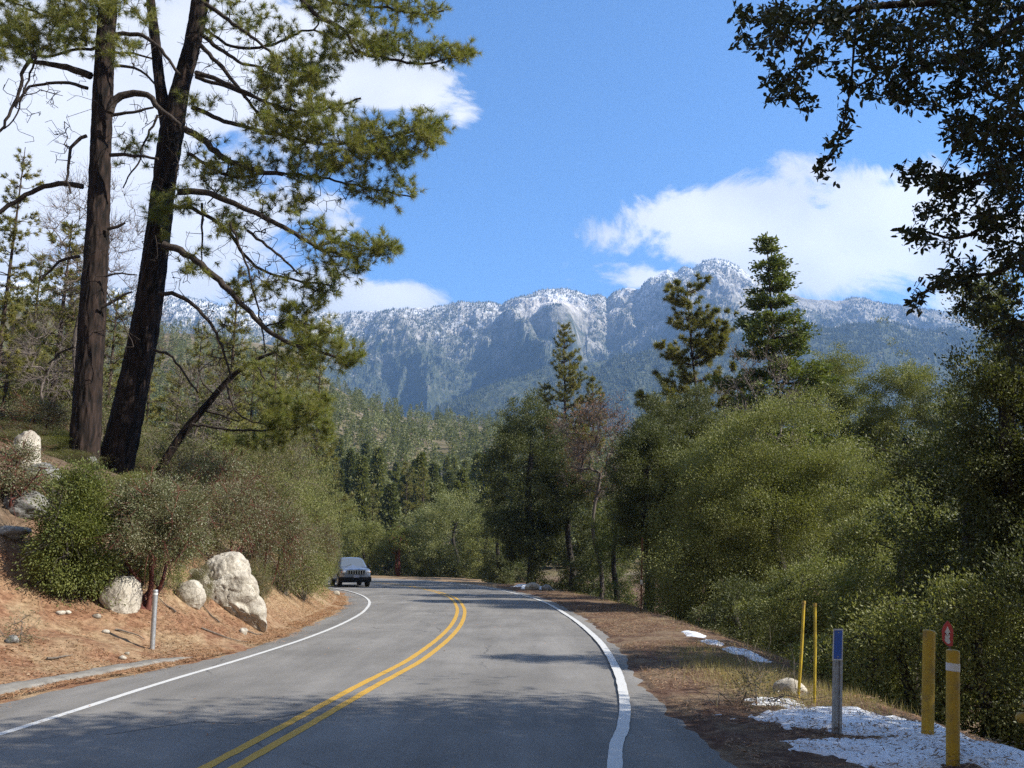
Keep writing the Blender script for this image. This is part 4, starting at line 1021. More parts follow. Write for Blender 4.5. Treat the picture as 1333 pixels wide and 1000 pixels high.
near_shrub(26, 836, 30, 800, 'tiny grey green seedling shrub on the needle covered ground', 0, 'manz', 'dead_wood', .03, 93, 10, 60, 2, 0, 10, base_r=.01, tipx=.003)
near_shrub(14, 662, 70, 580, 'ragged red stemmed manzanita in front of the round topped boulder at the left edge', 0, 'manz', 'red_bark', .045, 96, 22, 240, 4, .2, 120, sname='manzanita', base_r=.03)
near_shrub(62, 655, 90, 618, 'low olive shrub between the grey boulders and the big pines', 0, 'oak', 'oak_bark', .045, 94, 26, 160, 3, 0, 60)
near_shrub(985, 918, 44, 884, 'little dark dry weed clump at the edge of the snow', 0, 'manz', 'dead_wood', .03, 95, 9, 70, 4, 0, 120, cat='weed', sname='dry_weed', base_r=.01, tipx=.003)

# ---- left background trees
def left_pine(px, top, d, label, seed, mat='needles_gold', rad=2.2, tuft=(26, .30, .04), **kw):
    return conif_at(px, top, d, label, prof=lambda f: rad * (1 - f) ** .7 * (.7 + .4 * math.sin(f * 13) ** 2) + .25, nwh=20, nbr=5, mat=M[mat], bark=M['fir_bark'], seed=seed, tilt=(.2, -.05), tuft=tuft, crown=.18, r0=.2, side=.4, updir=.35, tstep=.3, **kw)
p1 = left_pine(45, 268, 40, 'young yellow green pine left of the left big trunk', 101)
p2 = left_pine(285, 332, 47, 'young pine seen through the limbs right of the forked pine', 102)
p3 = left_pine(345, 405, 58, 'green pine on the slope below the long low limbs', 103, rad=2.6)
def cp(src, px, top, d, rz, label):
    h0 = max(v.co.z for v in src.children[0].data.vertices); h = hgt(px, top, d); s = h / h0
    u, _ = slopes(px, 728)
    return copy_tree(src, (u * d, d, Hs(u * d, d) - .1), rz, s, label)
cp(p1, 8, 305, 48, 2, 'yellow green pine cut by the left frame edge'); cp(p3, 240, 415, 62, 1, 'pine on the slope just right of the forked trunk'); cp(p3, 375, 425, 72, 3, 'pine at the right end of the upper slope')
cp(p2, 175, 430, 60, 4, 'pine seen in the gap between the two big trunks'); cp(p2, 315, 450, 66, 5, 'smaller pine behind the small leaning one'); cp(p3, 95, 400, 58, 1.5, 'pine half hidden by the left big trunk'); cp(p1, 75, 430, 66, 2.6, 'far pine on the upper left slope')
cp(p2, 405, 455, 84, .7, 'pine at the edge of the slope above the valley'); cp(p1, 20, 380, 60, 3.9, 'dense pine on the upper left slope'); cp(p3, 270, 440, 80, 2.2, 'far pine behind the leaning limbs')
cp(p2, 483, 628, 112, 2.1, 'pine with open crown rising behind the grey car'); cp(p1, 527, 598, 138, .5, 'golden green pine behind the bend, taller of a close pair'); cp(p1, 549, 606, 140, 3.5, 'golden green pine behind the bend, shorter of a close pair'); cp(p3, 455, 640, 122, 1.1, 'broad dark pine behind the grey car on its left')
cp(p3, 640, 628, 120, 4.4, 'dark pine at the left foot of the tall dense oak'); cp(p2, 430, 600, 118, 5.2, 'pine above the left bank at the valley edge')
for q_ in ((55, 330, 46, 1.2, 'p'), (120, 360, 52, 2.7, 'p'), (-20, 350, 38, .4, 'p'), (150, 470, 50, 3.3, 'q'), (30, 450, 44, 5.1, 'q'), (215, 465, 54, 4.0, 'p'), (300, 500, 55, 2.0, 'q'), (350, 480, 64, .9, 'p')):
    cp({'p': p1, 'q': p3}[q_[4]], q_[0], q_[1], q_[2], q_[3], {55: 'bright young pine just right of the one at the left frame edge', 120: 'pine crown directly behind the left big trunk', -20: 'pine cut by the left frame edge above the manzanita', 150: 'low pine between the feet of the two big trunks', 30: 'low bushy pine up the slope at the left', 215: 'small pine just right of the forked trunk foot', 300: 'short pine behind the stem of the small leaning pine', 350: 'small far pine above the golden needle pads'}[q_[0]])
cp(p3, -35, 165, 34, .3, 'dark pine crown entering at the left frame edge')
bare_at(75, 170, 195, 37, 'large leafless tree with pinkish twigs behind the left big pine', leafm='pink_leaf', seed=111, low=.35, nend=150, nleaf=1, tip=.010, leaf=.06, extra=7)
bare_at(35, 140, 390, 36, 'grey leafless thicket tree low at the left', leafm=None, seed=112, low=.2, nend=110, tip=.010, extra=7)
bare_at(245, 110, 455, 40, 'grey leafless tree right of the forked pine base', seed=113, low=.25, nend=80, tip=.010, extra=6)
bare_at(160, 70, 330, 44, 'thin leafless tree between the two big trunks', seed=114, low=.4, nend=60, leafm='pink_leaf', nleaf=1, leaf=.06, tip=.010, extra=6)

# ================================================================== far hillside forest
def far_tree(name, kind, seed, nf):
    global rng
    rng = np.random.default_rng(seed)
    root = empty(name); mb = MB(); h = 12.0
    if kind == 'con':
        n = nf; f = rng.uniform(0, 1, n) ** 1.3; a = rng.uniform(0, 6.28, n); R_ = 2.3 * (1 - f) ** .75 * (.7 + .5 * np.sin(f * 21 + a) ** 2) + .15
        q = rng.uniform(.35, 1, n); c = np.stack([np.cos(a) * R_ * q, np.sin(a) * R_ * q, 1.6 + f * (h - 1.6)], 1)
        mb.tube([(0, 0, 0), (0, 0, h * .95)], [.25, .04], 5); mb.build('trunk', M['fir_bark'], root)
        lb = MB(); leaves(lb, c, np.stack([np.cos(a), np.sin(a), .25 + 0 * a], 1), *(.62, .26))
    else:
        lob = auto_lobes(8, 8, .6, 6, seed); c = lobes_points(lob, nf, .5, seed, .4)
        mb.tube([(0, 0, 0), (.2, 0, 2.5), (0, .2, 5)], [.25, .2, .08], 5); 
        a2, p2_, r2, _ = skeleton([(0, 0, 1), (.2, 0, 2.5), (0, .2, 5)], [-1, 0, 1], [.2, .2, .1], c[:40], 1.5, .1, 0, .03, 2.3); skel_mesh(mb, a2, p2_, r2, 3)
        mb.build('trunk', M['oak_bark'] if kind == 'oak' else M['pale_bark'], root)
        lb = MB(); leaves(lb, c, unit(c - np.array([0, 0, 4])), .45 if kind == 'oak' else .5, .28 if kind == 'oak' else .12)
    m = {'con': M['needles_far'], 'oak': M['oak_pale'], 'bare': M['grey_leaf']}[kind] if name != 'dark_conifer' else M['needles_hill']
    lb.build('crown', m, root)
    return root
FT = [far_tree('conifer', 'con', 201, 4200), far_tree('conifer', 'con', 202, 3600), far_tree('dark_conifer', 'con', 203, 4200), far_tree('round_oak', 'oak', 204, 4500), far_tree('round_oak', 'oak', 205, 4200), far_tree('leafless_tree', 'bare', 206, 900)]
FL = ['green conifer on the forested hillside beyond the bend', 'green conifer on the forested hillside beyond the bend', 'dark slender conifer on the forested hillside beyond the bend', 'rounded pale oak on the forested hillside beyond the bend', 'rounded pale oak on the forested hillside beyond the bend', 'pinkish leafless tree on the forested hillside beyond the bend']
FG = ['hillside conifers', 'hillside conifers', 'dark hillside conifers', 'hillside oaks', 'hillside oaks', 'hillside leafless trees']
r_ = np.random.default_rng(5)
cand = []
while len(cand) < 5600:
    y = r_.uniform(125, 900) ** 1.0; px = r_.uniform(-60, 1400)
    y = 125 + (y - 125) * r_.uniform(0, 1) ** .35
    u, _ = slopes(px, 600); x = u * y
    if math.hypot(x, y) < 122: continue
    if vnoise(np.array([[x / 40, y / 40, 0]]), 9)[0] < .22 and r_.random() < .7: continue
    cand.append((x, y, px))
cand = np.array(cand); cz = H(cand[:, 0], cand[:, 1])
vis = (cand[:, 2] > 400) & (cand[:, 2] < 665)
near = np.where(vis)[0]; near = near[np.argsort(cand[near, 1])][:290]
for i, k in enumerate(near):
    j = r_.choice(6, p=[.26, .22, .16, .14, .12, .10]); s = r_.uniform(.6, 1.25) * (1.0 if j < 3 else .75)
    src = FT[j]
    if not src.get('label'):
        o = src; o.location = (cand[k, 0], cand[k, 1], cz[k] - .3); o.scale = (s, s, s)
        tag(o, FL[j], 'tree', FG[j])
    else:
        o = copy_tree(src, (cand[k, 0], cand[k, 1], cz[k] - .3), r_.uniform(0, 6.28), (s, s, s * r_.uniform(.85, 1.25)))
rest = np.ones(len(cand), bool); rest[near] = False; rest = np.where(rest)[0]
# the rest of the wood, beyond the individual trees: one mass
def far_mass(name, idx, mat, kinds, label, nleaf=170):
    global rng
    rng = np.random.default_rng(17)
    n = len(idx); mb = MB(); h = rng.uniform(8, 15, n) * (1 if kinds == 'con' else .6)
    ci = np.repeat(np.arange(n), nleaf); f = rng.uniform(0, 1, len(ci)); a = rng.uniform(0, 6.28, len(ci))
    if kinds == 'con': R_ = (.19 * h[ci]) * (1 - f) ** .8 + .2; zz = .12 + .88 * f
    else: R_ = (.48 * h[ci]) * np.sqrt(np.maximum(0, 1 - (2 * f - .9) ** 2)); zz = .1 + .9 * f
    q = rng.uniform(.5, 1, len(ci))
    base = np.stack([cand[idx, 0], cand[idx, 1], cz[idx]], 1)[ci]
    c = base + np.stack([np.cos(a) * R_ * q, np.sin(a) * R_ * q, zz * h[ci]], 1)
    leaves(mb, c, np.stack([np.cos(a), np.sin(a), .3 + 0 * a], 1), 1.15, .6)
    return tag(mb.build(name, mat), label, 'woodland', kind='stuff')
r_.shuffle(rest); k1 = int(len(rest) * .45); k2 = int(len(rest) * .62); k3 = int(len(rest) * .92)
far_mass('distant_conifer_wood', rest[:k1], M['needles_far'], 'con', 'mass of green conifers covering the hillside farther away')
far_mass('distant_dark_wood', rest[k1:k2], M['needles_hill'], 'con', 'darker conifers mixed through the far hillside wood')
far_mass('distant_oak_wood', rest[k2:k3], M['oak_pale'], 'oak', 'pale rounded oaks mixed through the far hillside wood')
far_mass('distant_leafless_wood', rest[k3:], M['grey_leaf'], 'oak', 'pinkish leafless trees mixed through the far hillside wood', 60)
# ================================================================== mountain range (about 3.5 km away)
MS = [(-400,300),(-100,350),(0,365),(100,372),(200,378),(300,400),(340,411),(392,412),(420,407),(440,409),(470,404),(500,404),(530,400),(560,398),(600,393),(640,394),(652,398),(665,390),(690,383),(712,377),(735,377),(752,380),(765,386),(778,383),(790,389),(800,380),(818,374),(832,377),(845,362),(860,357),(868,352),(880,357),(890,348),(902,351),(915,341),(933,337),(950,342),(968,352),(985,366),(1000,377),(1050,388),(1090,393),(1110,388),(1125,389),(1150,396),(1200,402),(1250,411),(1300,421),(1400,440),(1700,470)]
mu = np.array([slopes(a, b)[0] for a, b in MS]); mv = np.array([slopes(a, b)[1] for a, b in MS])
MF = [(-400,500),(300,520),(450,545),(520,548),(560,538),(600,520),(650,500),(700,485),(760,478),(850,470),(950,455),(1050,440),(1150,436),(1300,455),(1700,480)]
fu = np.array([slopes(a, b)[0] for a, b in MF]); fv = np.array([slopes(a, b)[1] for a, b in MF])
RID = 3500.0
def mountain(u, y):
    vr = np.interp(u, mu, mv)
    t = (y - 1300) / (RID - 1300)
    zr = CAM_H + vr * RID
    prof = np.where(t < 1, np.clip(t, 0, 1) ** 1.35, 1 - .9 * sstep(1.0, 1.9, t))
    x = u * y
    z = zr * prof
    env = np.clip(np.sin(np.clip(t, 0, 1.0) * math.pi), 0, 1) ** .7
    warp = fbm(xyz(x / 500, y / 500), 3, 61) * 300
    rid = fbm(xyz((x + .35 * y + warp) / 330, (y - .2 * x) / 900), 5, 62, .52, True) - .62
    z = z + rid * 380 * env
    z = z + (fbm(xyz(x / 60, y / 90), 6, 66, .65, True) - .6) * 105 * np.clip(env + .18 * sstep(.6, 1., t) * (t < 1.02), 0, 1)
    uc = slopes(545, 470)[0]
    bowl = np.exp(-((u - uc) / .10) ** 2 - ((t - .55) / .24) ** 2)
    z = z - 170 * bowl
    # nearer forested shoulder rising to the right
    vf = np.interp(u, fu, fv); zf = CAM_H + vf * 2300
    g2 = np.where(y < 2300, sstep(1250, 2300, y) ** 1.0, 1 - .8 * sstep(2300, 3000, y))
    z2 = zf * g2 + (fbm(xyz(x / 180, y / 260), 5, 71, .55, True) - .6) * 90 * g2
    z = np.maximum(z, z2)
    # pale granite dome below the ridge
    ur = slopes(722, 400)[0]; wr = .022
    k = np.exp(-((u - ur - (t - .9) * -.05) / wr) ** 4) * sstep(.66, .80, t) * (1 - sstep(.95, .99, t))
    zt = CAM_H + slopes(720, 389)[1] * y * (.985)
    z = np.where(k > .02, z * (1 - k * .9) + np.maximum(z, zt) * k * .9, z)
    cap = CAM_H + vr * y
    return np.minimum(z, np.where(y < RID, cap, 1e9))
nu, ny = 1200, 420
uu = np.linspace(slopes(-330, 600)[0], slopes(1660, 600)[0], nu)
yy = np.concatenate([np.linspace(1280, RID, ny - 40), np.linspace(RID, 5200, 41)[1:]])
U_, Y_ = np.meshgrid(uu, yy)
ZM = mountain(U_, Y_)
ZM[0] -= 60
mm = MB(); mm.grid(np.stack([U_ * Y_, Y_, ZM], -1), smooth=False)
t = NT('mountain_side'); v = t.pos()
sep = t.n('ShaderNodeSeparateXYZ'); t.l(v, sep.inputs[0]); Zs = sep.outputs[2]
geo = t.n('ShaderNodeNewGeometry'); sn = t.n('ShaderNodeSeparateXYZ'); t.l(geo.outputs['Normal'], sn.inputs[0]); slope_ = sn.outputs[2]
n1 = t.noise(v, .004, 5, .6); n2 = t.noise(v, .035, 5, .75); n3 = t.noise(v, .012, 4, .65)
hz = t.math('DIVIDE', Zs, 1300.)
forest = t.ramp(n2, [(.35, (.04, .05, .035)), (.55, (.075, .09, .055)), (.7, (.17, .16, .13))])
granite_ = t.ramp(n3, [(.3, (.17, .155, .145)), (.5, (.34, .32, .30)), (.7, (.52, .49, .46))])
rockf = t.math('ADD', t.math('MULTIPLY', n3, .9), t.math('MULTIPLY', hz, 1.1))
rk_ = t.n('ShaderNodeMapRange'); rk_.inputs['From Min'].default_value = 1.02; rk_.inputs['From Max'].default_value = 1.30; t.l(rockf, rk_.inputs['Value'])
c = t.mix(t.math('MULTIPLY', rk_.outputs[0], .8), forest, granite_)
snowf = t.math('ADD', t.math('ADD', t.math('MULTIPLY', n2, .95), t.math('MULTIPLY', n1, .55)), t.math('MULTIPLY', hz, 1.05))
xr = t.n('ShaderNodeMapRange'); xr.inputs['From Min'].default_value = -300; xr.inputs['From Max'].default_value = 1500; xr.inputs['To Min'].default_value = .11; xr.inputs['To Max'].default_value = -.14; t.l(sep.outputs[0], xr.inputs['Value'])
snowf = t.math('ADD', t.math('ADD', snowf, xr.outputs[0]), t.math('MULTIPLY', slope_, .12))
sf = t.n('ShaderNodeMapRange'); sf.inputs['From Min'].default_value = 1.66; sf.inputs['From Max'].default_value = 1.88
t.l(snowf, sf.inputs['Value'])
c = t.mix(t.math('MULTIPLY', sf.outputs[0], .8), c, (.80, .82, .86))
# bare dome
dome = W(722, 408, RID * .93)
dn = t.n('ShaderNodeVectorMath', operation='DISTANCE'); t.l(v, dn.inputs[0]); dn.inputs[1].default_value = tuple(dome)
df = t.n('ShaderNodeMapRange'); df.inputs['From Min'].default_value = 150; df.inputs['From Max'].default_value = 90
t.l(t.math('ADD', dn.outputs['Value'], t.math('MULTIPLY', n3, 60)), df.inputs['Value'])
c = t.mix(df.outputs[0], c, t.ramp(n2, [(.3, (.40, .36, .33)), (.6, (.74, .70, .66))]))
M['mountain'] = t.done(t.bsdf(c, .95, n2, 1.0, 12, .1))
tag(mm.build('mountain', M['mountain']), kind='structure')
# the conifers that speckle it: uncountable, one mass
r_ = np.random.default_rng(31)
N = 110000
u = r_.uniform(uu[0] * .75, uu[-1] * .9, N); y = r_.uniform(1500, 3560, N)
zz = mountain(u, y); x = u * y
keep = (fbm(xyz(x / 220, y / 220), 3, 81) + .22 * (1 - zz / 1300) > .46) & (y < RID + 40)
dome_k = (np.hypot(x - dome[0], (y - dome[1])) < 170) & (np.abs(zz - dome[2]) < 200)
keep &= ~dome_k
x, y, zz = x[keep], y[keep], zz[keep]; n = len(x)
h = r_.uniform(5, 13, n); rr = h * r_.uniform(.16, .26, n)
a = np.linspace(0, 2 * math.pi, 5, endpoint=False)
ring = np.stack([x[:, None] + rr[:, None] * np.cos(a), y[:, None] + rr[:, None] * np.sin(a), np.repeat(zz[:, None] + h[:, None] * .05, 5, 1)], -1)
tip = np.stack([x + r_.normal(0, .5, n), y, zz + h], -1)[:, None]
vv = np.concatenate([ring, tip], 1).reshape(-1, 3); k = np.arange(5)
ff = (np.arange(n)[:, None, None] * 6 + np.stack([k, (k + 1) % 5, np.full(5, 5)], 1)[None]).reshape(-1, 3)
fm = MB(); fm.add(vv, ff)
t = NT('mountain_conifers'); g_ = t.n('ShaderNodeNewGeometry'); v = t.pos()
c = t.ramp(g_.outputs['Random Per Island'], [(0, (.04, .055, .032)), (.6, (.07, .085, .05)), (.85, (.10, .11, .075))])
sep = t.n('ShaderNodeSeparateXYZ'); t.l(v, sep.inputs[0])
fr = t.math('ADD', t.math('DIVIDE', sep.outputs[2], 1300.), t.math('MULTIPLY', g_.outputs['Random Per Island'], .35))
sf = t.n('ShaderNodeMapRange'); sf.inputs['From Min'].default_value = 1.0; sf.inputs['From Max'].default_value = 1.5; t.l(fr, sf.inputs['Value'])
c = t.mix(t.math('MULTIPLY', sf.outputs[0], .7), c, (.7, .72, .76))
M['mtn_con'] = t.done(t.bsdf(c, .9, spec=.1))
tag(fm.build('mountain_forest', M['mtn_con']), 'frosted conifers speckling the distant mountain slopes', 'woodland', kind='stuff')
# ================================================================== rocks
lobA = [(.12, .1, .38, .55), (-.5, -.2, .08, .42), (.38, -.15, -.05, .55), (.0, -.35, -.35, .6), (-.1, .2, .35, .45), (.66, .0, -.55, .5), (-.72, 0, -.35, .42), (.3, -.3, -.7, .6), (-.35, -.3, -.7, .55), (.85, -.1, -.85, .35)]
def rk(px, by, wpx, hpx, label, seed, mat='granite', rz=0, lob=None, dep=.8, sub=4, sink=.3, d0=8, cut=5, rough=.2, cat='boulder', name='boulder', push=.35, fis=0):
    p = T(px, by, d0, 130); s = p[1] / PH_F; w = wpx * s; h = hpx * s / (1 - sink) * .98
    p2 = p + np.array([0, w * dep * push, 0])
    z = p[2]
    return rock(name, (p2[0], p2[1], z), (w * 1.05, w * dep, h), seed, M[mat], sub, rough, cut, lob, rz, label, cat, sink=sink, fis=fis)
rk(276, 782, 104, 66, 'large pale fractured granite outcrop sticking out of the needle covered bank', 301, lob=lobA, sub=6, dep=.75, rough=.13, cut=3, sink=.40, fis=1)
rk(242, 786, 38, 30, 'pointed pale granite block leaning against the left side of the large outcrop', 302, sub=5, cut=7, rough=.14, sink=.35)
rk(149, 796, 54, 46, 'pale split boulder behind the manzanita trunks', 303, sub=5, cut=8, rough=.12)
rk(236, 716, 40, 46, 'upright pale boulder above the large outcrop', 304, sub=5)
rk(206, 724, 26, 36, 'mossy narrow boulder left of the upright one', 305, 'granite_grey')
rk(26, 610, 42, 50, 'smooth round topped pale boulder at the left frame edge', 306, sub=5, d0=14)
rk(18, 668, 62, 34, 'grey lichen covered boulder low at the left frame edge', 307, 'granite_grey', sub=5, cut=8)
rk(46, 632, 52, 28, 'flat grey boulder between the round boulder and the pines', 308, 'granite_grey')
rk(187, 616, 34, 40, 'pale boulder behind the foot of the forked pine', 309)
rk(8, 700, 46, 16, 'low flat grey stone at the left frame edge', 310, 'granite_grey')
rk(337, 735, 24, 13, 'small tan stone in the brush right of the outcrop', 311)
rk(316, 826, 12, 8, 'little pale stone beside the road below the outcrop', 312, cat='stone', name='stone', sub=3)
rk(12, 838, 16, 10, 'little grey stone near the left frame edge', 313, 'granite_grey', cat='stone', name='stone', sub=3)
rk(1031, 908, 40, 20, 'flat buff rock in the dry grass behind the yellow rods', 314, sub=4, dep=.6)
rk(693, 768, 18, 9, 'snow dusted stone at the outer edge of the bend, left one', 315, 'granite', sub=3, cat='stone', name='stone')
rk(712, 769, 14, 8, 'snow dusted stone at the outer edge of the bend, right one', 316, 'granite_grey', sub=3, cat='stone', name='stone')
rk(437, 775, 9, 6, 'pale broken stone at the end of the cut bank below the car', 317, sub=3, cat='stone', name='stone')
rk(108, 606, 30, 16, 'grey stone at the foot of the left big pine', 318, 'granite_grey', sub=3)
for i in range(7):
    px = r_.uniform(20, 420); by = r_.uniform(800, 868) if px < 300 else r_.uniform(785, 822)
    p = T(px, by, 8, 60)
    if sdist(np.array([p[0]]), np.array([p[1]]), LA)[0] < .15: continue
    s = r_.uniform(.05, .13)
    rock('stone', p, (s * 1.3, s, s * .8), 400 + i, M['granite'], 2, .2, 4, label='fist sized pale stone lying in the needles on the left bank', cat='stone', group='small stones on the left bank')

# ================================================================== posts and signs
t = NT('galvanised_steel'); v = t.pos(obj=True); n = t.noise(v, 25, 4)
M['steel'] = t.done(t.bsdf(t.ramp(n, [(.3, (.28, .29, .30)), (.7, (.46, .47, .48))]), .45, n, .1, .002, .5, .6))
def grimy(name, col, rough=.5, dirt=(.12, .09, .06), amt=.7):
    t = NT(name); v = t.pos(obj=True); n = t.noise(v, 9, 6, .65); n2 = t.noise(t.pos((1, 1, .15), obj=True), 30, 4, .7)
    c = t.mix(t.math('MULTIPLY', t.ramp(n, [(.45, 0.), (.75, 1.)]), amt), col, dirt)
    c = t.mix(t.math('MULTIPLY', t.ramp(n2, [(.5, 0.), (.8, 1.)]), amt * .7), c, dirt)
    return t.done(t.bsdf(c, rough, n, .15, .004))
M['yellow'] = grimy('yellow_paint_metal', (.46, .285, .015)); M['yellow_rod'] = grimy('yellow_rod', (.50, .35, .018))
M['white_tape'] = grimy('white_reflective_band', (.66, .66, .64), .4, amt=.25); M['blue'] = grimy('blue_marker_face', (.02, .10, .42), .35, amt=.1)
M['red'] = grimy('red_marker', (.45, .03, .03), .4, amt=.1); M['rust'] = grimy('rusty_steel', (.16, .065, .035), .9, (.05, .03, .025), .6)
M['wood'] = grimy('weathered_wood', (.20, .12, .08), .9)

def post_axis(px0, py0, px1, py1, d=None):
    b = G(px0, py0) if d is None else W(px0, py0, d)
    b[2] = b[2]
    tp = W(px1, py1, b[1]); return b, tp
def gpt(px, py, d0=6):
    return T(px, py, d0, 120)
# silver marker post on the left bank
b = gpt(198, 846, 8); tp = W(202.5, 769, b[1])
m = MB(); ax = unit(tp - b); m.tube([b - ax * .15, b, b + (tp - b) * .5, tp], .042, 16); m.tube([tp - ax * .002, tp + ax * .012, tp + ax * .02], [.044, .04, .015], 16)
e = empty('marker_post', b, label='plain silver metal marker post standing in the needles on the left bank', cat='post')
m.build('pole', M['steel'], e, loc=b)
m = MB(); m.tube([b + (tp - b) * .93, b + (tp - b) * .96], .044, 16, cap=False); m.build('band', M['white_tape'], e, loc=b)
# blue topped steel post
b = gpt(1087, 958); d = b[1]; tp = W(1090.5, 820, d); s = d / PH_F
e = empty('marker_post', b, label='steel channel post with a narrow blue marker panel standing in the snow', cat='post')
m = MB(); w = .028
prof_ = np.array([(-.050, .0), (-.026, .0), (-.022, .022), (.022, .022), (.026, .0), (.050, .0), (.050, .005), (.030, .005), (.026, .028), (-.026, .028), (-.030, .005), (-.050, .005)])
r0 = np.array([[b[0] + x_, b[1] + y_, b[2] - .2] for x_, y_ in prof_]); r1 = r0 + (tp - b) + np.array([0, 0, .15])
m.grid(np.stack([r0, r1]), smooth=False, wrap=True); m.build('pole', M['steel'], e, loc=b)
def plate(c, w, h, th, mat, name, parent, loc, ang=0, up=np.array([0, 0, 1.])):
    m = MB(); dx = np.array([math.cos(ang), math.sin(ang), 0]); dy = np.array([-math.sin(ang), math.cos(ang), 0])
    q = np.array([c + dx * a_ * w / 2 + up * c_ * h / 2 + dy * b_ * th / 2 for a_ in (-1, 1) for b_ in (-1, 1) for c_ in (-1, 1)])
    m.add(q, [[0, 1, 3, 2], [4, 6, 7, 5], [0, 4, 5, 1], [2, 3, 7, 6], [0, 2, 6, 4], [1, 5, 7, 3]])
    return m.build(name, mat, parent, loc=loc)
cpan = W(1090, 839, d) + np.array([0, -.012, 0]); upv = unit(tp - b)
pn = plate(cpan, .098, 38 * s * 1.0, .006, M['white_tape'], 'panel', e, b, .0, upv)
plate(cpan + np.array([0, -.0055, 0]), .078, 34.5 * s, .003, M['blue'], 'panel_face', pn, b, .0, upv)
m = MB()
for k_ in (-.38, .38): m.tube([cpan + upv * 38 * s * k_ + np.array([0, -.012, 0]), cpan + upv * 38 * s * k_ + np.array([0, -.006, 0])], .006, 8)
m.build('bolt', M['steel'], e, loc=b)
# yellow rods
for (x0, y0, x1, y1, r, lab) in ((1039, 914, 1046.5, 785, .019, 'leaning thin yellow rod, left of the pair at the grass edge'), (1060, 921, 1061, 788, .017, 'upright thin yellow rod, right of the pair at the grass edge')):
    b = gpt(x0, y0); tp = W(x1, y1, b[1] + .15)
    e = empty('yellow_rod', b, label=lab, cat='rod'); m = MB(); m.tube([b - np.array([0, 0, .15]), b, b * .5 + tp * .5 + [.006, 0, 0], tp], r, 12); m.build('rod', M['yellow_rod'], e, loc=b)
    m = MB(); m.tube([tp - unit(tp - b) * .01, tp + unit(tp - b) * .025], [r * 1.25, r * 1.1], 12); m.build('cap', M['yellow'], e, loc=b)
# rusty stake
print('stake', gpt(834, 797, 14))
b = gpt(834, 797, 14); tp = W(836, 700, b[1]); s = b[1] / PH_F
e = empty('rusty_stake', b, label='tall thin rusty stake at the shoulder with a small pale tag', cat='stake')
m = MB(); dxy = .018
r0 = np.array([[b[0] - dxy * 1.4, b[1], b[2] - .2], [b[0], b[1] + dxy, b[2] - .2], [b[0] + dxy * 1.4, b[1], b[2] - .2], [b[0] + dxy, b[1] - .006, b[2] - .2], [b[0], b[1] + dxy * .55, b[2] - .2], [b[0] - dxy, b[1] - .006, b[2] - .2]])
m.grid(np.stack([r0, r0 + (tp - b) + [0, 0, .2]]), smooth=False, wrap=True)
for q in np.linspace(.1, .95, 12):
    c_ = b + (tp - b) * q; m.box(c_ + np.array([0, -.012, 0]), (.02, .02, .02))
m.build('pole', M['rust'], e, loc=b)
plate(b + (tp - b) * .40 + np.array([0, -.03, 0]), .09, .14, .004, M['white_tape'], 'tag', e, b, .4)
# yellow bollards
def bollard(x0, y0, x1, y1, wpx, lab, band):
    b = gpt(x0, y0); s = b[1] / PH_F; r = wpx * s / 2; tp = W(x1, y1, b[1])
    e = empty('bollard', b, label=lab, cat='bollard'); m = MB(); ax = unit(tp - b); n_ = 10
    m.tube([b - np.array([0, 0, .2]), b] + [b + (tp - b) * k / n_ for k in range(1, n_ + 1)], r, 28, cap=False)
    for (a_, c_) in ((0, r), (.006, r * .97), (.012, r * .8), (.016, r * .4), (.017, .001)): pass
    m.tube([tp, tp + ax * .008, tp + ax * .015, tp + ax * .017], [r, r * .96, r * .7, r * .02], 28)
    m.build('pipe', M['yellow'], e, loc=b)
    if band:
        m = MB(); c0 = tp - ax * 14 * s; c1 = tp - ax * 26 * s * .9; m.tube([c0, c1], r + .0022, 28, cap=False); m.build('reflective_band', M['white_tape'], e, loc=b)
    return e, b, tp, s
bollard(1207.5, 963, 1209.5, 822, 14.5, 'plain yellow pipe bollard standing farther back in the snow, without a band', False)
_, bb, bt, bs = bollard(1240.5, 998, 1240.5, 848, 15.5, 'nearer yellow pipe bollard with a white band near its top', True)
# red and white arrow marker behind the nearer bollard
b = gpt(1238, 985); d = b[1] + .18; b = np.array([slopes(1239, 985)[0] * d, d, Hs(slopes(1239, 985)[0] * d, d)]); s = d / PH_F
e = empty('arrow_marker', b, label='small red sign with a white arrow shape on a thin stake behind the banded bollard', cat='sign')
m = MB(); tp = W(1235.5, 812, d); m.tube([b - np.array([0, 0, .1]), tp], .009, 8); m.build('stake', M['wood'], e, loc=b)
def outline(pts, cx, cy, y, sc, th, flip=1):
    q = [W(cx + a_ * sc, cy + b_ * sc, d) + np.array([0, y, 0]) for a_, b_ in pts]; n_ = len(q); m = MB()
    q = np.array(q); bk = q + np.array([0, th, 0]); cen = q.mean(0)
    m.add(np.vstack([q, cen]), [[i, (i + 1) % n_, n_] for i in range(n_)]); m.add(np.vstack([bk, bk.mean(0)]), [[(i + 1) % n_, i, n_] for i in range(n_)])
    m.add(np.vstack([q, bk]), [[i, (i + 1) % n_, n_ + (i + 1) % n_, n_ + i] for i in range(n_)]); return m
face = outline([(-7.5, -8), (-5, -15), (-1, -20), (0, -21), (1, -20), (5, -15), (7.5, -8), (7, 4), (6.5, 12), (1, 12), (-3, 9), (-6.5, 5)], 1232.5, 829, -.016, 1, .004).build('sign_plate', M['red'], e, loc=b)
outline([(0, -15), (4, -6), (2.2, -6), (3.8, 1), (2.2, 1), (4.2, 8), (1, 10), (-3, 6.5), (-4.2, 3), (-2.2, 1), (-3.8, 1), (-2.2, -6), (-4, -6)], 1232.2, 829, -.0175, .92, .001).build('white_arrow', M['white_tape'], face, loc=b)
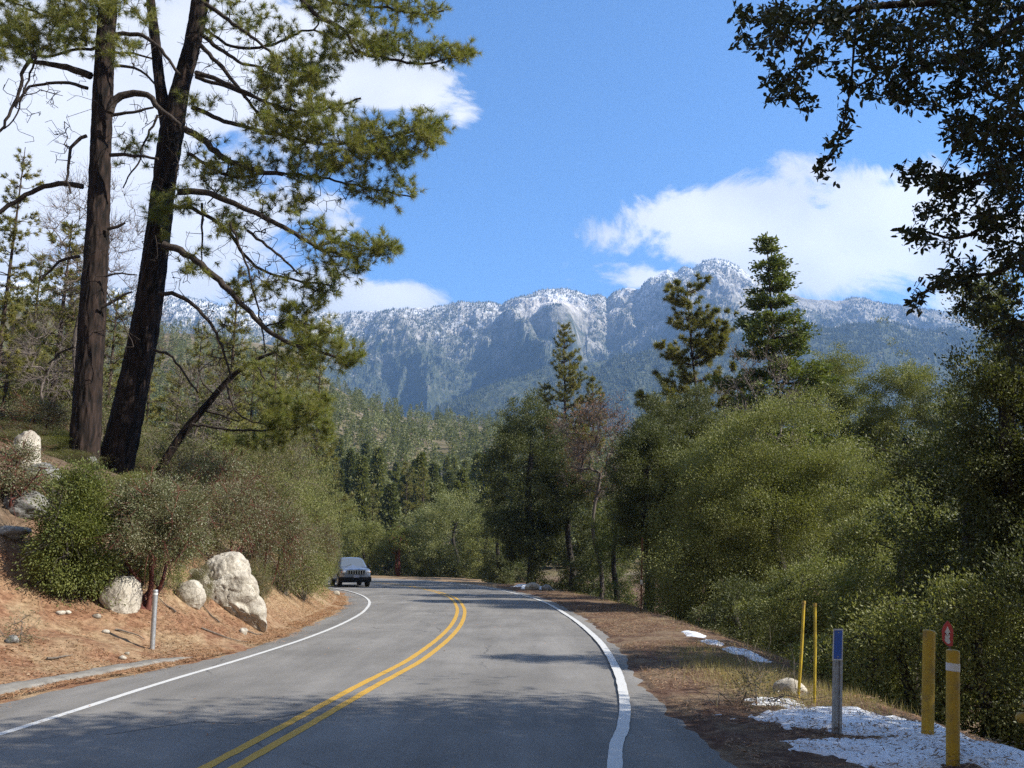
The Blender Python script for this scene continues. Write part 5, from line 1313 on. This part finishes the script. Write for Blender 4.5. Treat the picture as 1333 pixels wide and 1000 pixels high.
# hydrant cut by the right edge
u, _ = slopes(1350, 930); d = 8.6; hx = np.array([u * d, d, Hs(u * d, d)])
hz_ = W(1340, 930, d)[2]; base = hx; s = (hz_ - hx[2]) / .42; s = max(.55, min(s, 1.3))
e = empty('fire_hydrant', base, label='yellow fire hydrant mostly cut off by the right frame edge', cat='hydrant')
m = MB(); R_ = [(.0, .13), (.03, .13), (.035, .095), (.30, .088), (.33, .11), (.36, .11), (.365, .09), (.52, .09), (.53, .115), (.56, .115), (.57, .10), (.62, .075), (.65, .03), (.70, .028), (.702, .002)]
m.tube([base + [0, 0, z_ * s - .05] for z_, _ in R_], [r_0 * s for _, r_0 in R_], 20); m.build('body', M['yellow'], e, loc=base)
for ang, rr_, ln in ((math.pi, .05, .17), (0, .05, .17), (-math.pi / 2, .065, .16)):
    dv = np.array([math.cos(ang), math.sin(ang), 0]); m = MB(); c_ = base + [0, 0, .44 * s - .05]
    m.tube([c_ + dv * .05 * s, c_ + dv * (ln - .05) * s], rr_ * .8 * s, 14); m.tube([c_ + dv * (ln - .05) * s, c_ + dv * ln * s, c_ + dv * (ln + .03) * s], [rr_ * s, rr_ * s, rr_ * .35 * s], 14); m.build('nozzle', M['yellow'], e, loc=base)

# ================================================================== the car
t = NT('car_paint'); v = t.pos(obj=True); n = t.noise(v, 3, 3)
pb = t.n('ShaderNodeBsdfPrincipled'); t.l(t.mix(t.math('MULTIPLY', n, .3), (.17, .21, .29), (.26, .28, .32)), pb.inputs['Base Color'])
pb.inputs['Metallic'].default_value = .55; pb.inputs['Roughness'].default_value = .32; pb.inputs['Coat Weight'].default_value = .6; pb.inputs['Coat Roughness'].default_value = .06
M['car_paint'] = t.done(pb.outputs[0])
def simple(name, col, rough, metal=0, spec=.5, coat=0):
    t = NT(name); n = t.noise(t.pos(obj=True), 8, 3); c = t.mix(t.math('MULTIPLY', n, .2), col, tuple(.6 * np.array(col)))
    s_ = t.bsdf(c, rough, spec=spec, metal=metal); t.p.inputs['Coat Weight'].default_value = coat; return t.done(s_)
M['glass_dark'] = simple('car_glass', (.10, .115, .13), .08, 0, .9, .6); M['chrome'] = simple('chrome', (.65, .66, .68), .15, 1); M['tyre'] = simple('tyre', (.02, .02, .02), .85)
M['plastic'] = simple('black_plastic', (.010, .010, .011), .8, spec=.25); M['lamp'] = simple('headlight_lens', (.55, .57, .60), .08, .3, .9, .8); M['plate'] = simple('licence_plate', (.35, .38, .48), .5); M['rim'] = simple('alloy_rim', (.42, .42, .44), .3, .9)
M['amber'] = simple('amber_lens', (.5, .18, .03), .2)
def make_car():
    root = empty('car', label='dark blue grey sport utility car with slotted grille coming round the bend', cat='car')
    def sect(y, hw, zb, zt, hood=0.0):
        # right half then mirrored, rounded rectangle with tumblehome
        p = [(0, zb), (hw * .8, zb), (hw * .97, zb + .06), (hw, zb + (zt - zb) * .35), (hw * .995, zb + (zt - zb) * .62), (hw * .97, zt - .10), (hw * .92, zt - .03), (hw * .82, zt), (hw * .4, zt + hood), (0, zt + hood * 1.2)]
        q = p + [(-a_, b_) for a_, b_ in p[-2:0:-1]]
        return [(a_, y, b_) for a_, b_ in q]
    st = [(0, .66, .50, .80, .0), (.03, .76, .40, .90, .01), (.10, .83, .34, .97, .02), (.25, .88, .30, 1.0, .03), (.7, .905, .28, 1.04, .04), (1.15, .91, .28, 1.08, .03), (1.4, .91, .28, 1.10, .0), (2.2, .91, .28, 1.12, 0), (3.2, .91, .28, 1.13, 0), (3.9, .90, .32, 1.14, 0), (4.25, .87, .36, 1.12, 0), (4.40, .80, .44, 1.02, 0), (4.43, .72, .50, .92, 0)]
    Pp = np.array([sect(*q) for q in st]); m = MB(); m.grid(Pp, True, wrap=True)
    for k_ in (0, -1): 
        c_ = Pp[k_].mean(0); n_ = Pp.shape[1]; m.add(np.vstack([Pp[k_], c_]), [[i, (i + 1) % n_, n_] for i in range(n_)])
    m.build('body', M['car_paint'], root)
    # cabin: windscreen base y=1.12, roof 1.85..3.9, tail 4.25
    cs = [(1.10, .80, 1.09, .78), (1.85, .80, 1.60, .63), (2.1, .80, 1.645, .62), (3.0, .80, 1.66, .62), (3.8, .79, 1.63, .61), (4.0, .79, 1.59, .60), (4.28, .76, 1.14, .74)]
    rows = []
    for (y, hb, zt, ht) in cs:
        zb = 1.06; p = [(0, zb), (hb, zb), (hb, zb + .02), (hb * .3 + ht * .7, zt - .10 if zt > 1.2 else zt - .01), (ht, zt - .03 if zt > 1.2 else zt), (ht * .85, zt), (ht * .4, zt + .015), (0, zt + .02)]
        q = p + [(-a_, b_) for a_, b_ in p[-2:0:-1]]; rows.append([(a_, y, b_) for a_, b_ in q])
    m = MB(); m.grid(np.array(rows), True, wrap=True); m.build('cabin', M['car_paint'], root)
    def panel(name, pts, mat, parent=root, off=(0, -.006, .006)):
        q = np.array(pts, float); m = MB(); n_ = len(q); o_ = np.array(off); q1 = q + o_; m.add(np.vstack([q1, q1.mean(0)]), [[i, (i + 1) % n_, n_] for i in range(n_)])
        m.add(np.vstack([q1, q - o_ * .5]), [[i, (i + 1) % n_, n_ + (i + 1) % n_, n_ + i] for i in range(n_)]); return m.build(name, mat, parent)
    ws = panel('windscreen', [(-.70, 1.17, 1.135), (.70, 1.17, 1.135), (.60, 1.80, 1.565), (.2, 1.82, 1.60), (-.2, 1.82, 1.60), (-.60, 1.80, 1.565)], M['glass_dark'], off=(0, -.012, .012))
    for sx in (-1, 1):
        panel('side_window', [(sx * .815, 1.45, 1.13), (sx * .815, 2.38, 1.14), (sx * .70, 2.38, 1.54), (sx * .70, 1.98, 1.53)], M['glass_dark'], off=(sx * .02, 0, 0)); panel('side_window', [(sx * .815, 2.46, 1.14), (sx * .81, 3.5, 1.15), (sx * .70, 3.5, 1.54), (sx * .70, 2.46, 1.54)], M['glass_dark'], off=(sx * .02, 0, 0))
        m = MB(); c_ = np.array([sx * 1.0, 1.42, 1.16]); v_, f_ = ico(2); m.add(v_ * [.10, .06, .075] + c_, f_, True); m.box((sx * .89, 1.42, 1.13), (.14, .04, .03)); m.build('mirror', M['plastic'], root)
        # headlight cluster
        m = MB(); m.add(v_ * [.135, .07, .085] + [sx * .68, .055, .84], f_, True); hl = m.build('headlight', M['lamp'], root)
        m = MB(); m.add(v_ * [.05, .05, .06] + [sx * .80, .115, .84], f_, True); m.build('indicator', M['amber'], hl)
        m = MB(); m.tube([(sx * .62, -.01, .50), (sx * .62, .06, .50)], .055, 12); m.build('fog_lamp', M['lamp'], root)
        m = MB(); m.tube([(sx * .56, 2.0, 1.69), (sx * .57, 2.1, 1.705), (sx * .57, 3.6, 1.70), (sx * .56, 3.7, 1.68)], .018, 8); m.build('roof_rail', M['plastic'], root)
        for yy_ in (.86, 3.50):
            m = MB(); a_ = np.linspace(-.15, math.pi + .15, 14); q = np.array([[(sx * (.915 if k_ else .80), yy_ + math.cos(t_) * r0_, .36 + math.sin(t_) * r0_) for t_ in a_] for k_, r0_ in ((0, .43), (1, .43), (1, .37), (0, .37))]); m.grid(q, False); m.build('wheel_arch', M['plastic'], root)
            tz = np.array([(-.115, .26), (-.115, .33), (-.09, .355), (.09, .355), (.115, .33), (.115, .26)]); wt = MB(); wt.tube([(sx * .80 + a0, yy_, .355) for a0, _ in tz], [r0_ for _, r0_ in tz], 22); w_ = wt.build('wheel', M['tyre'], root)
            rm = MB(); rm.tube([(sx * .916, yy_, .355), (sx * .925, yy_, .355)], [.24, .23], 20); rm.build('rim', M['rim'], w_)
    # grille with seven slots
    panel('grille', [(-.50, .0, .72), (.50, .0, .72), (.52, .03, .925), (-.52, .03, .925)], M['plastic'], off=(0, -.05, 0))
    gr = root.children[-1]
    for i in range(8):
        x_ = -.49 + i * .14; m = MB(); m.box((x_, -.055, .825), (.05, .03, .20)); m.build('grille_bar', M['chrome'], gr)
    m = MB(); m.box((0, -.045, .935), (1.06, .03, .03)); m.build('grille_trim', M['chrome'], gr)
    m = MB(); R4 = [(0, .53, .40, .66), (.05, .80, .34, .68), (.16, .90, .30, .68)]
    rows = []
    for (y, hw, zb, zt) in [(-.06, .60, .38, .50), (-.05, .74, .34, .54), (.02, .86, .30, .56), (.22, .915, .27, .56)]:
        p = [(0, zb), (hw, zb), (hw + .005, (zb + zt) / 2), (hw, zt), (0, zt)]; q = p + [(-a_, b_) for a_, b_ in p[-2:0:-1]]; rows.append([(a_, y, b_) for a_, b_ in q])
    m.grid(np.array(rows), False, wrap=True); c_ = np.array(rows[0]).mean(0); n_ = len(rows[0]); m.add(np.vstack([rows[0], c_]), [[i, (i + 1) % n_, n_] for i in range(n_)]); m.build('bumper', M['plastic'], root)
    m = MB(); m.box((0, -.075, .60), (.34, .03, .15)); m.build('licence_plate', M['plate'], root)
    m = MB(); m.tube([(-.45, 1.12, 1.12), (-.1, 1.30, 1.26)], .01, 6); m.build('wiper', M['plastic'], ws)
    return root
car = make_car()
cg = G(463.5, 764.5); 
car.location = (cg[0] - .05, cg[1] + .2, .0); car.rotation_euler[2] = RAD(20)
car.scale = (1.06, 1.06, 1.06)
print('car at', cg)

# ================================================================== houses on the far hillside
t = NT('house_wall'); M['house_wall'] = t.done(t.bsdf(t.ramp(t.noise(t.pos(), 2, 3), [(.3, (.50, .45, .38)), (.7, (.62, .57, .50))]), .9))
M['house_roof'] = plain('house_roof', (.28, .26, .24), .9); M['house_glass'] = simple('window_glass', (.04, .05, .06), .1)
for px, py, d, w, lab in ((570, 622, 255, 15, 'grey roofed house among the hillside conifers, left of three'), (582, 634, 235, 8, 'small pale cabin just below the grey roofed house'), (637, 632, 225, 12, 'pale walled cabin beside the tall dense oak on the hillside')):
    u, v_ = slopes(px, py); x = u * d; z = Hs(x, d); zt = CAM_H + v_ * d
    e = empty('hillside_house', (x, d, z), .2, lab, 'house'); hh = max(3.2, zt - z); 
    m = MB(); m.box((0, 0, hh / 2 - 1), (w, 8, hh + 2)); m.build('wall', M['house_wall'], e)
    m = MB(); r1 = 1.8; P_ = np.array([(-w / 2 - .6, -4.7, hh - .1), (w / 2 + .6, -4.7, hh - .1), (w / 2 + .6, 0, hh + r1), (-w / 2 - .6, 0, hh + r1), (-w / 2 - .6, 4.7, hh - .1), (w / 2 + .6, 4.7, hh - .1)])
    m.add(np.vstack([P_, P_ + [0, 0, .25]]), [[6, 7, 8, 9], [9, 8, 11, 10], [0, 3, 2, 1], [3, 4, 5, 2], [0, 1, 7, 6], [4, 10, 11, 5]]); m.build('roof', M['house_roof'], e)
    for k_ in range(3):
        m = MB(); m.box((-w * .3 + k_ * w * .3, -4.01, hh - 1.6), (1.4, .08, 1.1)); m.build('window', M['house_glass'], e)

# ================================================================== snow, litter, grass
t = NT('snow'); v = t.pos(); n = t.noise(v, 18, 5, .7); n2 = t.noise(v, 60, 3, .8)
sb = t.bsdf(t.mix(t.ramp(n2, [(.62, 0.), (.72, .7)]), t.ramp(n, [(.35, (.66, .68, .72)), (.6, (.82, .84, .87))]), (.22, .14, .09)), .6, n2, .5, .02)
t.p.inputs['Subsurface Weight'].default_value = .0
M['snow'] = t.done(sb)
def snow_patch(label, blobs, x0, x1, y0, y1, st, thick=.045, thr=.5, seed=0, amp=.55):
    X_, Y2 = np.meshgrid(np.arange(x0, x1, st), np.arange(y0, y1, st))
    f = np.full(X_.shape, -1.0)
    for (bx, by, rx, ry) in blobs:
        f = np.maximum(f, 1 - np.hypot((X_ - bx) / rx, (Y2 - by) / ry))
    f = f * 1.1 - .05 + (fbm(xyz(X_ * 1.9, Y2 * 1.9), 4, seed) - .5) * 1.3 + (fbm(xyz(X_ * 8, Y2 * 8), 4, seed + 4, .65) - .5) * amp * 1.6
    hgt_ = np.clip(f, -.5, .55) * thick * 2
    zz_ = H(X_, Y2) + np.where(hgt_ > 0, hgt_, hgt_ * .4 - .012)
    m = MB(); P_ = np.stack([X_, Y2, zz_], -1)
    i = np.arange(X_.size).reshape(X_.shape); q = np.stack([i[:-1, :-1], i[:-1, 1:], i[1:, 1:], i[1:, :-1]], -1).reshape(-1, 4)
    ok = (hgt_.ravel()[q] > -.004).any(1); q = q[ok]
    us, inv = np.unique(q, return_inverse=True); m.add(P_.reshape(-1, 3)[us], inv.reshape(q.shape), True)
    o = m.build('snow', M['snow']); return tag(o, label, 'snow', kind='stuff')
def gb(px, py): p = gpt(px, py, 6.3); return p
pts = [gb(1060, 935), gb(1110, 945), gb(1180, 950), gb(1230, 975), gb(1300, 985), gb(1120, 975), gb(1180, 985), gb(1080, 950)]
snow_patch('thin crusty snow round the posts and bollards at the lower right', [(p[0], p[1], .85, .7) for p in pts[:5]] + [(pts[5][0], pts[5][1], .7, .45), (pts[6][0], pts[6][1], .7, .45), (4.9, 7.6, 1.0, .8)], 2.2, 6.6, 6.2, 10.8, .03, .05, seed=501)
pp = [gb(905, 827), gb(930, 838), gb(960, 848), gb(985, 858)]
snow_patch('narrow strip of snow along the far edge of the verge', [(p[0], p[1], .24, .8) for p in pp], 3.0, 6.2, 11, 22, .06, .04, seed=502)
pp = [gb(888, 868), gb(870, 862)]
# snow_patch('small snow remnants on the brown shoulder litter', [(p[0], p[1], .18, .18) for p in pp], 1.9, 4.6, 11.5, 15.5, .03, .03, seed=503)
pp = [gb(846, 796)]
snow_patch('small white snow patch at the foot of the rusty stake', [(p[0], p[1], .5, .7) for p in pp], 2.4, 6.6, 20, 28, .06, .035, seed=504)
pp = [gb(700, 766), gb(684, 764)]
snow_patch('bit of snow between the stones at the bend', [(p[0], p[1], .9, 1.5) for p in pp], -2.5, 4.5, 46, 60, .1, .12, seed=505)
pp = [gb(1000, 913), gb(1010, 917)]
snow_patch('thin snow sliver beside the dry weed clump', [(p[0], p[1], .35, .12) for p in pp], 2.2, 4.6, 8.6, 11.5, .03, .03, seed=506)
# grey pullout slab behind the snow
X_, Y2 = np.meshgrid(np.linspace(0, 1, 12), np.linspace(0, 1, 8))

def scatter(n, fn, ln, wd, mat, name, label, upright=False, seed=0, cat='litter', lift=.008):
    global rng
    rng = np.random.default_rng(seed); X1, Y1 = fn(n); z = H(X1, Y1)
    n = len(X1); c = np.stack([X1, Y1, np.maximum(z, 0.0) + lift if not upright else z - .01], 1)
    on = np.abs(z + .04) < .02; c[~on, 2] = z[~on] + lift * (0 if upright else 1)
    m = MB()
    if upright:
        a = rng.uniform(0, 6.28, n); s = np.stack([np.cos(a), np.sin(a), 0 * a], 1) * wd / 2; L_ = ln * rng.uniform(.4, 1.2, n)[:, None]
        d = unit(rng.normal(0, .35, (n, 3)) + [0, 0, 1]); m.tris(np.stack([c - s, c + s, c + d * L_], 1))
    else:
        a = rng.uniform(0, 6.28, n); d = np.stack([np.cos(a), np.sin(a), rng.normal(0, .22, n)], 1); s = np.stack([-np.sin(a), np.cos(a), rng.normal(0, .35, n)], 1)
        L_ = (ln * rng.uniform(.5, 1.3, n))[:, None]; w_ = (wd * rng.uniform(.6, 1.3, n))[:, None]
        m.quads(np.stack([c - d * L_ / 2, c + s * w_ / 2, c + d * L_ / 2, c - s * w_ / 2], 1))
    return tag(m.build(name, M[mat]), label, cat, kind='stuff')
def left_bank(n):
    q = LA[(LA[:, 1] > 8) & (LA[:, 1] < 40)]; k = rng.integers(0, len(q) - 1, n); s = rng.uniform(0, 1, n) ** 1.5 * 9 - .12
    o = offset(q, 0); Tn = unit(np.gradient(q, axis=0)); N_ = np.stack([-Tn[:, 1], Tn[:, 0]], 1)
    p = q[k] + N_[k] * s[:, None] + Tn[k] * rng.uniform(-.5, .5, n)[:, None]
    ok = (fbm(xyz(p[:, 0] * .9, p[:, 1] * .9), 3, 601) > .40); return p[ok, 0], p[ok, 1]
def edge_needles(n):
    q = LA[(LA[:, 1] > 8) & (LA[:, 1] < 46)]; k = rng.integers(0, len(q) - 1, n); s = rng.normal(.05, .22, n)
    Tn = unit(np.gradient(q, axis=0)); N_ = np.stack([-Tn[:, 1], Tn[:, 0]], 1); p = q[k] + N_[k] * s[:, None] + Tn[k] * rng.uniform(-.5, .5, n)[:, None]
    ok = (fbm(xyz(p[:, 0] * .8, p[:, 1] * .8), 3, 611) > .50); return p[ok, 0], p[ok, 1]
def right_sh(n):
    q = RA[(RA[:, 1] > 6) & (RA[:, 1] < 50)]; k = rng.integers(0, len(q) - 1, n); s = -(rng.uniform(0, 1, n) ** 1.2 * 4.2 - .1)
    Tn = unit(np.gradient(q, axis=0)); N_ = np.stack([-Tn[:, 1], Tn[:, 0]], 1); p = q[k] + N_[k] * s[:, None] + Tn[k] * rng.uniform(-.5, .5, n)[:, None]
    ok = (fbm(xyz(p[:, 0] * .9, p[:, 1] * .9), 3, 621) > .42); return p[ok, 0], p[ok, 1]
def road_bits(n):
    y = rng.uniform(7, 45, n); x = rng.uniform(-5.8, 2.2, n); ok = fbm(xyz(x * .5, y * .3), 3, 631) > .56; return x[ok], y[ok]
scatter(110000, left_bank, .12, .008, 'litter', 'pine_litter', 'orange brown fallen needles covering the left bank', seed=1)
scatter(16000, left_bank, .05, .035, 'leaf_litter', 'leaf_litter', 'dry leaves scattered over the left bank', seed=2)
scatter(30000, edge_needles, .11, .008, 'litter', 'pine_litter', 'drift of orange needles along the left road edge', seed=3)
scatter(50000, right_sh, .07, .010, 'leaf_litter', 'leaf_litter', 'brown leaf and twig litter on the right shoulder', seed=4)
scatter(20000, right_sh, .09, .007, 'litter', 'pine_litter', 'orange needles on the right shoulder', seed=5)
scatter(900, road_bits, .05, .014, 'litter', 'road_litter', 'few needles and leaves lying on the asphalt', seed=6, lift=.012)
def snow_bits(n):
    k = rng.integers(0, len(pts_s), n); return pts_s[k, 0] + rng.normal(0, .45, n), pts_s[k, 1] + rng.normal(0, .35, n)
pts_s = np.array([gb(*q) for q in [(1040, 925), (1060, 935), (1110, 945), (1180, 950), (1230, 975), (1300, 985), (1120, 975), (1180, 985), (1080, 950)]])
scatter(2200, snow_bits, .05, .012, 'leaf_litter', 'leaf_litter', 'dark leaf bits and twigs lying on the thin snow', seed=16, lift=.052)
def grass_zone(n):
    c_ = np.array([gb(940, 868), gb(980, 880), gb(1020, 890), gb(960, 885), gb(1000, 900), gb(920, 850), gb(1075, 905), gb(1045, 915)]); k = rng.integers(0, len(c_), n)
    return c_[k, 0] + rng.normal(0, .38, n), c_[k, 1] + rng.normal(0, .8, n)
scatter(7000, grass_zone, .16, .007, 'grass_dry', 'dry_grass', 'pale dry grass tufts on the right verge', True, 7, 'grass')
def grass2(n):
    q = RA[(RA[:, 1] > 10) & (RA[:, 1] < 60)]; k = rng.integers(0, len(q) - 1, n); s = -(rng.uniform(1.6, 4.5, n))
    Tn = unit(np.gradient(q, axis=0)); N_ = np.stack([-Tn[:, 1], Tn[:, 0]], 1); p = q[k] + N_[k] * s[:, None]; p = p + rng.normal(0, .3, p.shape)
    ok = fbm(xyz(p[:, 0], p[:, 1]), 3, 641) > .52; return p[ok, 0], p[ok, 1]
scatter(7000, grass2, .15, .010, 'grass_dry', 'dry_grass', 'sparse dry grass along the far right verge', True, 8, 'grass')
def grass3(n):
    q = LA[(LA[:, 1] > 9) & (LA[:, 1] < 36)]; k = rng.integers(0, len(q) - 1, n); s = rng.uniform(.7, 8, n)
    Tn = unit(np.gradient(q, axis=0)); N_ = np.stack([-Tn[:, 1], Tn[:, 0]], 1); p = q[k] + N_[k] * s[:, None]; p = p + rng.normal(0, .3, p.shape)
    ok = fbm(xyz(p[:, 0] * 1.4, p[:, 1] * 1.4), 3, 651) > .60; return p[ok, 0], p[ok, 1]
scatter(9000, grass3, .12, .006, 'grass_dry', 'dry_grass', 'thin dry grass wisps between the needles on the left bank', True, 9, 'grass')
# sticks fallen on the left bank
for i, (px, py, ln, az) in enumerate(((262, 820, .9, .5), (285, 812, .6, 2.6), (150, 822, .5, .2), (60, 860, .45, 1.2), (318, 822, .5, 1.0), (230, 800, .5, 2.9))):
    p = gb(px, py) + np.array([0, 0, .03]); dv = np.array([math.cos(az), math.sin(az), .05]); q = [p + dv * ln * k / 5 + np.array([0, 0, .02 * math.sin(k)]) + np.random.default_rng(i).normal(0, .015, 3) for k in range(6)]
    for a_ in q: a_[2] = Hs(a_[0], a_[1]) + .03
    m = MB(); m.tube(q, np.linspace(.018, .006, 6), 6)
    tag(m.build('fallen_branch', M['dead_wood']), 'dry grey stick lying on the needle covered left bank', 'stick', 'fallen sticks on the left bank')
# ================================================================== sun, sky, clouds, air, camera
SUN_AZ, SUN_EL = RAD(104), RAD(37)          # azimuth clockwise from +Y
sv = np.array([math.sin(SUN_AZ) * math.cos(SUN_EL), math.cos(SUN_AZ) * math.cos(SUN_EL), math.sin(SUN_EL)])
from mathutils import Vector
ld = bpy.data.lights.new('sun', 'SUN'); ld.energy = 5.0; ld.angle = RAD(.5); ld.color = (1, .94, .84)
lo = bpy.data.objects.new('sun', ld); COL.objects.link(lo); lo.rotation_euler = Vector(tuple(-sv)).to_track_quat('-Z', 'Y').to_euler(); lo.location = (0, 0, 3000)
wd = bpy.data.worlds.new('World'); scene.world = wd; wd.use_nodes = True
t = NT.__new__(NT); t.t = wd.node_tree; t.t.nodes.clear(); t.out = t.n('ShaderNodeOutputWorld')
sky = t.n('ShaderNodeTexSky'); sky.sky_type = 'NISHITA'; sky.sun_disc = False; sky.sun_elevation = SUN_EL; sky.sun_rotation = SUN_AZ
sky.altitude = 1600; sky.air_density = 1.0; sky.dust_density = .25; sky.ozone_density = 2.2
tc = t.n('ShaderNodeTexCoord'); g_ = tc.outputs['Generated']
sp_ = t.n('ShaderNodeSeparateXYZ'); t.l(g_, sp_.inputs[0])
iy = t.math('DIVIDE', 1.0, t.math('MAXIMUM', sp_.outputs[1], .02))
U0 = t.math('MULTIPLY', sp_.outputs[0], iy); V0 = t.math('MULTIPLY', sp_.outputs[2], iy)
cmb = t.n('ShaderNodeCombineXYZ'); t.l(U0, cmb.inputs[0]); t.l(V0, cmb.inputs[1]); cv = cmb.outputs[0]
nA = t.n('ShaderNodeTexNoise'); nA.inputs['Scale'].default_value = 6; nA.inputs['Detail'].default_value = 9; nA.inputs['Roughness'].default_value = .62; nA.inputs['Distortion'].default_value = .5
mp = t.n('ShaderNodeMapping'); mp.inputs['Scale'].default_value = (1, 1.5, 1); mp.inputs['Location'].default_value = (3.1, 1.7, 0); t.l(cv, mp.inputs['Vector']); t.l(mp.outputs[0], nA.inputs['Vector'])
nz = t.math('SUBTRACT', nA.outputs['Fac'], .5)
CL = [(1060, 320, 250, 85, 1.0), (1195, 290, 190, 95, 1.25), (930, 305, 165, 62, 1.15), (1150, 230, 60, 30, .7), (1260, 390, 120, 40, .9), (850, 365, 110, 32, .8), (1130, 345, 190, 55, 1.2),
      (60, 190, 360, 220, 1.7), (230, 300, 220, 130, 1.3), (350, 90, 200, 140, 1.4), (520, 120, 120, 60, 1.0), (600, 150, 50, 30, .75), (520, 388, 110, 34, 1.2), (380, 380, 150, 50, 1.1), (450, 262, 40, 20, .22), (750, 358, 20, 12, .25), (480, 345, 50, 20, .25)]
mx = None
for (cx, cy, rx, ry, st_) in CL:
    u0, v0 = slopes(cx, cy); su = abs(slopes(cx + rx, cy)[0] - u0); sv_ = abs(slopes(cx, cy - ry)[1] - v0)
    a_ = t.math('DIVIDE', t.math('SUBTRACT', U0, u0), su); b_ = t.math('DIVIDE', t.math('SUBTRACT', V0, v0), sv_)
    r2 = t.math('ADD', t.math('MULTIPLY', a_, a_), t.math('MULTIPLY', b_, b_))
    f_ = t.math('MULTIPLY', t.math('SUBTRACT', 1.0, t.math('SQRT', r2)), st_)
    mx = f_ if mx is None else t.math('SMOOTH_MAX', mx, f_, .15)
dens = t.math('ADD', mx, t.math('MULTIPLY', nz, 3.0))
cf = t.n('ShaderNodeMapRange'); cf.interpolation_type = 'SMOOTHSTEP'; cf.inputs['From Min'].default_value = .05; cf.inputs['From Max'].default_value = .48; t.l(dens, cf.inputs['Value'])
front = t.math('GREATER_THAN', sp_.outputs[1], .05)
n2_ = t.n('ShaderNodeTexNoise'); n2_.inputs['Scale'].default_value = 7; n2_.inputs['Detail'].default_value = 5; t.l(cv, n2_.inputs['Vector'])
shade = t.ramp(t.math('ADD', t.math('MULTIPLY', n2_.outputs['Fac'], .7), t.math('MULTIPLY', mx, .25)), [(.30, (7.4, 7.5, 7.7)), (.62, (9.6, 9.6, 9.6))])
BG = .066
nB = t.n('ShaderNodeTexNoise'); nB.inputs['Scale'].default_value = 2.2; nB.inputs['Detail'].default_value = 6; t.l(g_, nB.inputs['Vector'])
brk = t.ramp(nB.outputs['Fac'], [(.36, 0.), (.52, 1.)])
back = t.math('SUBTRACT', 1.0, t.ramp(sp_.outputs[1], [(.0, 0.), (.18, 1.)]))
skyc = t.mix(1, sky.outputs[0], (1.12, 1.70, 2.12), 'MULTIPLY')
skyc = t.mix(t.math('MULTIPLY', brk, back), skyc, (3.0, 3.0, 3.1))  # unseen clouds behind the camera, added to whiten the fill light
col = t.mix(t.math('MULTIPLY', t.math('MULTIPLY', cf.outputs[0], front), .93), skyc, shade)
bg = t.n('ShaderNodeBackground'); bg.inputs['Strength'].default_value = BG; t.l(col, bg.inputs['Color']); t.l(bg.outputs[0], t.out.inputs['Surface'])

# air between the camera and the mountains
hz0, hz1 = np.array([-6500., -350., -45.]), np.array([6500., 5400., 1480.])
m = MB(); m.box((hz0 + hz1) / 2, hz1 - hz0)
t = NT('air'); pv = t.n('ShaderNodeVolumePrincipled'); pv.inputs['Color'].default_value = (.34, .58, 1, 1); pv.inputs['Density'].default_value = .00013; pv.inputs['Anisotropy'].default_value = .25
t.l(pv.outputs[0], t.out.inputs['Volume']); HAZE = True
if HAZE:
    tag(m.build('haze', t.m), 'thin blue air over the whole valley', 'haze', kind='stuff')

cd = bpy.data.cameras.new('camera'); co = bpy.data.objects.new('camera', cd); COL.objects.link(co)
co.location = (0, 0, CAM_H); co.rotation_euler = (math.pi / 2 + PITCH, 0, 0)
cd.sensor_width = 36; cd.lens = 36 * PH_F / 1333; cd.clip_start = .05; cd.clip_end = 20000
scene.camera = co
scene.view_settings.view_transform = 'Standard'; scene.view_settings.look = 'None'; scene.view_settings.gamma = 1
scene.view_settings.exposure = 0.97
scene.cycles.max_bounces = 6; scene.cycles.diffuse_bounces = 3; scene.cycles.transmission_bounces = 4; scene.cycles.volume_bounces = 1; scene.cycles.transparent_max_bounces = 8
scene.cycles.use_denoising = False; scene.cycles.sample_clamp_indirect = 3.0
